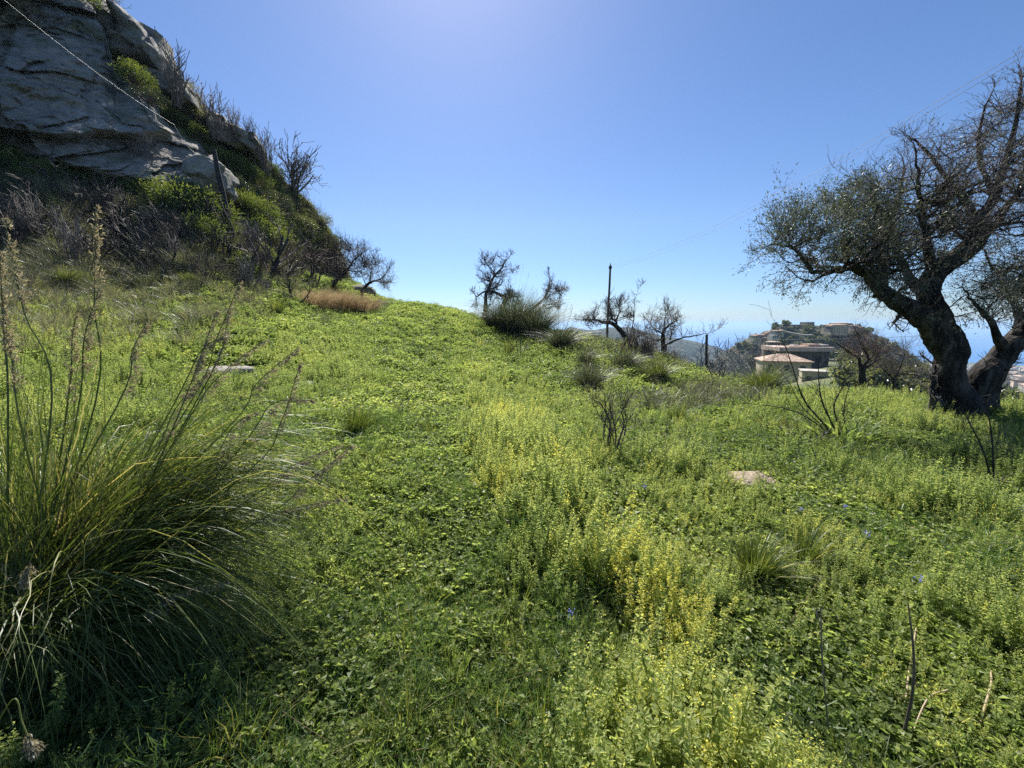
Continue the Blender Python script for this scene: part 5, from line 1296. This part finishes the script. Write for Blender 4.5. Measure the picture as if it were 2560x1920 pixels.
M['cable_pale'] = plain_mat('pale_cable', (.45, .44, .42), .5)
e = P(2600, 100, 9.0)
cable(ptop, e, .7, .0055, 'upper thin dark cable running from the tall pole to the upper right')
cable(ptop + [0, 0, -.15], e + [0, 0, -.12], 0.78, .005, 'lower thin dark cable running from the tall pole to the upper right')
cable(P(-120, -110, 12.5), P(436, 312, 19.5), .25, .006, 'pale cable slanting down across the cliff face', 'cable_pale')
cable(P(434, 310, 19.5), P(520, 385, 20.4), .5, .006, 'slack pale cable end between the cliff edge and the leaning pole', 'cable_pale')
cable(P(1840, 846, 24), P(2330, 838, 20), .12, .010, 'pale horizontal cable in front of the castle hill', 'cable_pale')

# ------------------------------------------------------------------ houses below
M['tile'] = noisy_mat('roof_tile', [(0.38, (.16, .10, .075)), (0.46, (.36, .25, .18)), (0.55, (.46, .34, .26)), (0.66, (.60, .50, .40))], 1.6, 10, .85, .8, 9, .08, (1, 1.6, 1))
M['plaster'] = noisy_mat('plaster', [(0.35, (.36, .31, .21)), (0.65, (.48, .42, .30))], .6, 6, .9, .1)
M['plaster_pale'] = noisy_mat('pale_plaster', [(0.35, (.30, .28, .24)), (0.65, (.46, .43, .38))], .9, 6, .9, .1)
M['plaster_pink'] = noisy_mat('pink_concrete', [(0.35, (.45, .33, .27)), (0.65, (.60, .46, .39))], .8, 6, .9, .1)
M['concrete'] = noisy_mat('concrete', [(0.35, (.08, .068, .056)), (0.65, (.15, .13, .11))], .6, 6, .9, .2)
M['dark'] = plain_mat('window_dark', (.03, .035, .045), .25, .5)
M['shutter'] = plain_mat('shutter_green', (.04, .07, .07), .6)
M['white'] = plain_mat('white_paint', (.72, .72, .70), .7)
def gable_house(name, loc, w, dpt, h, roofh, rz, label, cat='house', wall='plaster', roof='tile', group=None, hip=True, over=.5, floors=2, cols=3, win=True):
    ob = thing(name, loc, label, cat, group, rz)
    m = MB(); m.box((0, 0, (h - 6) / 2), (w, dpt, h + 6)); m.build('wall', M[wall], ob)
    W, D_ = w / 2 + over, dpt / 2 + over; rl = max(0, (w - dpt) / 2) if hip else w / 2 + over
    v = [(-W, -D_, h + .03), (W, -D_, h + .03), (W, D_, h + .03), (-W, D_, h + .03), (-rl, 0, h + roofh), (rl, 0, h + roofh), (-W, -D_, h + .25), (W, -D_, h + .25), (W, D_, h + .25), (-W, D_, h + .25)]
    m = MB(); m.add(v, [(0, 3, 2, 1), (0, 1, 7, 6), (1, 2, 8, 7), (2, 3, 9, 8), (3, 0, 6, 9)]); m.add(v, [(6, 7, 5, 4), (8, 9, 4, 5)]); m.add(v, [(7, 8, 5), (9, 6, 4)])
    rf = m.build('roof', M[roof], ob)
    if win:
        fh = h / floors
        for side in range(2):
            L_ = w if side == 0 else dpt; nc = cols if side == 0 else 2
            for f in range(floors):
                for c in range(nc):
                    u = (c + .5) / nc * L_ - L_ / 2; z = (f + .5) * fh
                    m = MB()
                    if side == 0: m.box((u, -dpt / 2 - .01, z), (1.0, .12, 1.5))
                    else: m.box((w / 2 + .01, u, z), (.12, 1.0, 1.5))
                    wd = m.build('window', M['shutter'], ob)
    return ob
gl = P(1958, 962, 100); gl[2] = float(H(gl[0], gl[1])[0])
hz = P(1958, 902, 100)[2]
gable_house('tiled_house', P(1953, 940, 100) * [1, 1, 0] + [0, 0, hz - 6.2], 10.0, 7.4, 6.2, 1.8, -.35, 'cream two-storey house with orange hipped tile roof below the meadow')
z = P(2000, 877, 128)[2]
o = thing('concrete_building', P(2000, 877, 128) * [1, 1, 0] + [0, 0, z - 8], 'long unfinished concrete building with pink parapet band behind the tiled house', 'building', None, -.06)
m = MB(); m.box((0, 2.2, 2), (15.2, 9, 12)); m.build('wall', M['concrete'], o)
m = MB(); m.box((0, 2, 8.66), (16.6, 10.6, 1.3)); m.build('parapet', M['plaster_pink'], o)
m = MB(); m.box((-1.5, 0, 9.45), (6, 5, .25)); m.box((3.2, .5, 9.75), (3.5, 4, .9)); m.build('roof_shed', M['tile'], o)
m = MB(); m.box((6.2, .6, 9.7), (3.0, 4, .8)); m.box((0, 3, 9.6), (2, 2, .7)); m.build('rooftop_room', M['plaster_pale'], o)
for u in (-4, 0, 4.5):
    m = MB(); m.box((u, -2.36, 5.6), (1.6, .12, 1.7)); m.build('window', M['dark'], o)
z = P(2030, 928, 88)[2]
gable_house('white_annex', P(2033, 935, 88) * [1, 1, 0] + [0, 0, z - 3.4], 4.6, 4.5, 3.4, .5, -.5, 'small cream annex with pale low roof right below the tiled house', 'house', 'plaster', 'plaster_pale', None, True, .2, 1, 2)
for i, (x0, y0, d, w, h, wl, lab) in enumerate([(2130, 916, 170, 6, 3, 'plaster_pale', 'small white farm building in the green field'), (2105, 910, 190, 9, 2.6, 'concrete', 'low grey shed in the green field'), (2175, 940, 95, 3.2, 1.8, 'concrete', 'low dark shed right of the forked bare tree'), (1925, 884, 190, 6, 4, 'concrete', 'grey house behind the tiled house at left'), (1932, 868, 230, 6, 4, 'concrete', 'small grey house higher behind the concrete building')]):
    p_ = P(x0, y0, d); gable_house('farm_building', p_ - [0, 0, h * .3], w, 5, h, .8, rng.uniform(-.4, .2), lab, 'house', wl, 'tile' if i != 1 else 'concrete', None, True, .3, 1, 2)

# ------------------------------------------------------------------ castle hill, headland, coastal town
def ridge_hill(name, prof, d, back, mat, front=1.3, rough=6.0, basez=-120, seed=0, nx=260, ny=60, slope=1.0):
    """a real hill: the profile (pixels) is its ridge at distance d; it slopes towards and away from us"""
    pr = np.array(prof, float); xs = np.linspace(pr[0, 0], pr[-1, 0], nx); ys = np.interp(xs, pr[:, 0], pr[:, 1])
    r = P(xs, ys, d); v = np.linspace(-front, 1, ny); X = np.zeros((nx, ny, 3))
    for j, q in enumerate(v):
        dist = q * back; X[:, j, 0] = r[:, 0]; X[:, j, 1] = d + dist
        X[:, j, 2] = r[:, 2] - np.abs(q) ** 1.3 * back * slope * (1 if q < 0 else 1.2)
    nn = fbm(X[..., 0] / rough / 2, X[..., 1] / rough / 2, 0, 4, seed) * rough * .25
    X[..., 2] += nn * np.minimum(1, np.abs(v) * 3 + .15)[None]
    m = MB(); m.grid(X, flip=True); return tag(m.build(name, mat), kind='structure')
M['far_scrub'] = noisy_mat('far_scrub', [(0.38, (.025, .03, .02)), (0.47, (.05, .058, .034)), (0.55, (.10, .10, .065)), (.64, (.22, .19, .145))], .16, 12, .95, .9, .5, 1.5)
M['far_rock'] = noisy_mat('headland', [(0.34, (.03, .04, .03)), (0.5, (.06, .07, .05)), (.7, (.13, .12, .09))], .01, 12, .95, .9, .05, 12)
CD = 400
cprof = [(1780, 905), (1830, 868), (1876, 842), (1925, 829), (1936, 819), (1947, 810), (1985, 811), (2020, 811), (2071, 816), (2100, 822), (2145, 820), (2177, 832), (2196, 848), (2259, 889), (2297, 908), (2360, 935)]
ridge_hill('castle_hill', cprof, CD, 60, M['far_scrub'], 1.6, 5, seed=61, slope=.62)
ridge_hill('headland', [(1360, 870), (1400, 832), (1425, 816), (1452, 822), (1485, 826), (1523, 818), (1575, 817), (1615, 829), (1670, 842), (1740, 853), (1800, 870), (1900, 910)], 1500, 260, M['far_rock'], 2.0, 40, seed=63, slope=.55)
# trees and old walls on the castle hill
rng = np.random.default_rng(900)
tm = []
for s_ in range(3):
    rg = np.random.default_rng(910 + s_); m = MB(); n = 420; k = 14; cc = rdir(rg, k) * [2.2, 2.2, 1.6] + [0, 0, 3.0]; idx = rg.integers(0, k, n)
    m.leaves(cc[idx] + rdir(rg, n) * rg.uniform(.3, 1.3, n)[:, None], rdir(rg, n), rdir(rg, n), .9, .6, rg.uniform(0, .8, n)); fol = m.mesh('crown', M['scrub'])
    m = MB(); m.tubes([(np.array([[0, 0, -1], [.1, 0, 1.5], [0, .1, 3]]), np.array([.3, .25, .15]))], 6); tr = m.mesh('trunk', M['bark'])
    o = bpy.data.objects.new('hill_tree', None); o['category'] = 'tree'
    for nm, me in (('crown', fol), ('trunk', tr)):
        c = bpy.data.objects.new(nm, me); c.parent = o
    tm.append(o)
def hillz(px, q, back=60, slope=.62, d=CD):
    pr = np.array(cprof, float); r = P(px, np.interp(px, pr[:, 0], pr[:, 1]), d); dist = q * back
    return np.array([r[0], d + dist, r[2] - abs(q) ** 1.3 * back * slope])
for k in range(285):
    px_ = rng.uniform(1835, 2285); q = -rng.uniform(0, 1.0) ** .8; l = hillz(px_, q)
    copy_thing(tm[rng.integers(0, 3)], l - [0, 0, .8], rng.uniform(0, 6), rng.uniform(.55, 1.25), 'dark evergreen tree covering the side of the castle hill', 'trees on the castle hill')
def block(name, px, pyt, pyb, wpx, d, dep, mat, label, cat='building', windows=(0, 0), roof=None, rz=0.0, group='old buildings on the castle hill'):
    t_ = P(px, pyt, d); b_ = P(px, pyb, d); w = wpx / FPX * d / .99; h = t_[2] - b_[2]
    ob = thing(name, b_, label, cat, group, rz); m = MB(); m.box((0, dep / 2, h / 2 - 1), (w, dep, h + 2)); m.build('wall', M[mat], ob)
    if roof:
        m = MB(); v = [(-w / 2 - .4, -.4, h + .02), (w / 2 + .4, -.4, h + .02), (w / 2 + .4, dep + .4, h + .02), (-w / 2 - .4, dep + .4, h + .02), (-w / 2 + dep * .4, dep / 2, h + .8), (w / 2 - dep * .4, dep / 2, h + .8)]
        m.add(v, [(0, 1, 5, 4), (2, 3, 4, 5), (0, 3, 2, 1)]); m.add(v, [(1, 2, 5), (3, 0, 4)]); m.build('roof', M[roof], ob)
    for r_ in range(windows[1]):
        for c in range(windows[0]):
            m = MB(); m.box(((c + .5) / windows[0] * w - w / 2, -.02, (r_ + .55) / windows[1] * h), (w / windows[0] * .38, .2, h / windows[1] * .5)); m.build('window', M['dark'], ob)
    return ob
M['old_stone'] = noisy_mat('old_stone', [(0.35, (.13, .12, .10)), (0.65, (.26, .23, .18))], .5, 8, .9, .4, 3, .1)
block('old_palace', 2098, 812, 833, 42, 372, 12, 'plaster', 'long pale palace with rows of windows at the right end of the hilltop', windows=(7, 4), roof='tile')
block('old_palace', 2112, 808, 815, 34, 384, 10, 'old_stone', 'upper storey block behind the long pale palace', windows=(5, 1), roof='tile')
block('castle_tower', 2026, 805, 818, 18, 395, 10, 'old_stone', 'square dark stone castle keep in the middle of the hilltop')
block('castle_wall', 1990, 812, 822, 50, 392, 6, 'old_stone', 'ruined stone castle wall left of the keep')
block('castle_wall', 1965, 817, 826, 30, 385, 6, 'old_stone', 'lower crumbling wall at the left end of hilltop')
block('hill_house', 1942, 827, 842, 12, 350, 7, 'plaster_pale', 'white house below the left end of the castle wall', windows=(2, 2), roof='tile')
block('hill_house', 1955, 826, 838, 9, 352, 7, 'plaster', 'cream house right beside the white house on the hill', windows=(2, 2), roof='tile')
block('hill_house', 1938, 838, 848, 14, 340, 7, 'plaster_pale', 'pale house lowest below the white house', windows=(3, 1))
for i, (x0, y0) in enumerate([(1925, 832), (1917, 836), (1908, 840), (1898, 840), (1888, 842), (1912, 847), (1900, 850), (2140, 817), (2150, 821), (2078, 818)]):
    block('hill_house', x0, y0 - 3, y0 + 6, 9, 362 - i, 6, ['plaster', 'old_stone', 'plaster_pale', 'plaster_pink'][i % 4], 'small weathered house among the close row on the hill shoulder', windows=(2, 1), roof='tile', group='small houses on the hill shoulder')
t_ = [hillz(q, -.5) + [0, 0, 1.5] for q in (1962, 1985, 2005, 2030)]
m = MB(); m.tubes([(catmull([P(1962, 829, 366), P(1985, 834, 366), P(2010, 838, 368), P(2030, 838, 370)], 5), np.full(16, .8))], 4); tag(m.build('ramp_wall', M['plaster_pale']), 'pale ramp wall descending right from the white house', 'wall')
# coastal town
HS = []
for i, (wl, rf) in enumerate([('plaster_pale', 'tile'), ('plaster', 'tile'), ('white', 'tile'), ('plaster_pink', 'concrete')]):
    o = gable_house('town_house', (0, 0, -500), 11, 9, 6, 2.0, 0, 'x', 'house', wl, rf, None, True, .4, 2, 2, win=False); HS.append(o)
used = [False] * 4
cnt = 0
while cnt < 290:
    px_ = rng.uniform(2230, 2640); d = rng.uniform(420, 2100)
    if px_ < 2330 and rng.random() < .4: continue
    x_ = (px_ - 1280) / FPX * d; z_ = float(H(x_, d)[0])
    if z_ < SEA + 3: continue
    if fbm(x_ * .006, d * .004, 0, 2, 71) < -.15: continue
    i = rng.integers(0, 4); loc = (x_, d, z_); s_ = rng.uniform(.7, 1.5) * (1 + d / 3000)
    if not used[i]:
        o = HS[i]; o.location = loc; used[i] = True; o.rotation_euler = (0, 0, rng.uniform(0, 3)); o['label'] = 'tiny tile-roofed house of the coastal town far below'; o['group'] = 'houses of the coastal town'
    else: copy_thing(HS[i], loc, rng.uniform(0, 3), s_, 'tiny tile-roofed house of the coastal town far below', 'houses of the coastal town')
    cnt += 1
# woods and hedges in the valley
n = 1500; d = rng.uniform(60, 1900, n) ** 1.0; px_ = rng.uniform(1850, 2640, n); x_ = (px_ - 1280) / FPX * d; z_ = H(x_, d)
k = (fbm(x_ * .012, d * .008, 0, 3, 73) > .05) & (z_ > SEA + 2) & ~((d < 200) & (px_ < 2110))
proto_collection('woods', [o.children[0].data for o in tm])
nk = k.sum()
scatter('woods', 'woods', np.stack([x_, d, z_ - 1], -1)[k], np.stack([np.zeros(nk), np.zeros(nk), rng.uniform(0, 6, nk)], -1), rng.uniform(.5, 1.2, nk) * (1 + d[k] / 1500), rng.integers(0, 3, nk), rng.uniform(-.2, .3, nk))

# ------------------------------------------------------------------ sea haze
hb = MB(); z0, z1 = -301.0 - 10, 45.0
hb.box((0, 60000, (z0 + z1) / 2), (250000, 125000, z1 - z0))
m, nt, N, K = new_mat('haze_air')
pv = N('ShaderNodeVolumePrincipled'); pv.inputs['Color'].default_value = (.50, .74, 1, 1); pv.inputs['Density'].default_value = .00011; pv.inputs['Anisotropy'].default_value = .2
o_ = N('ShaderNodeOutputMaterial'); K(pv.outputs[0], o_.inputs['Volume'])
tag(hb.build('haze', m), kind='stuff')
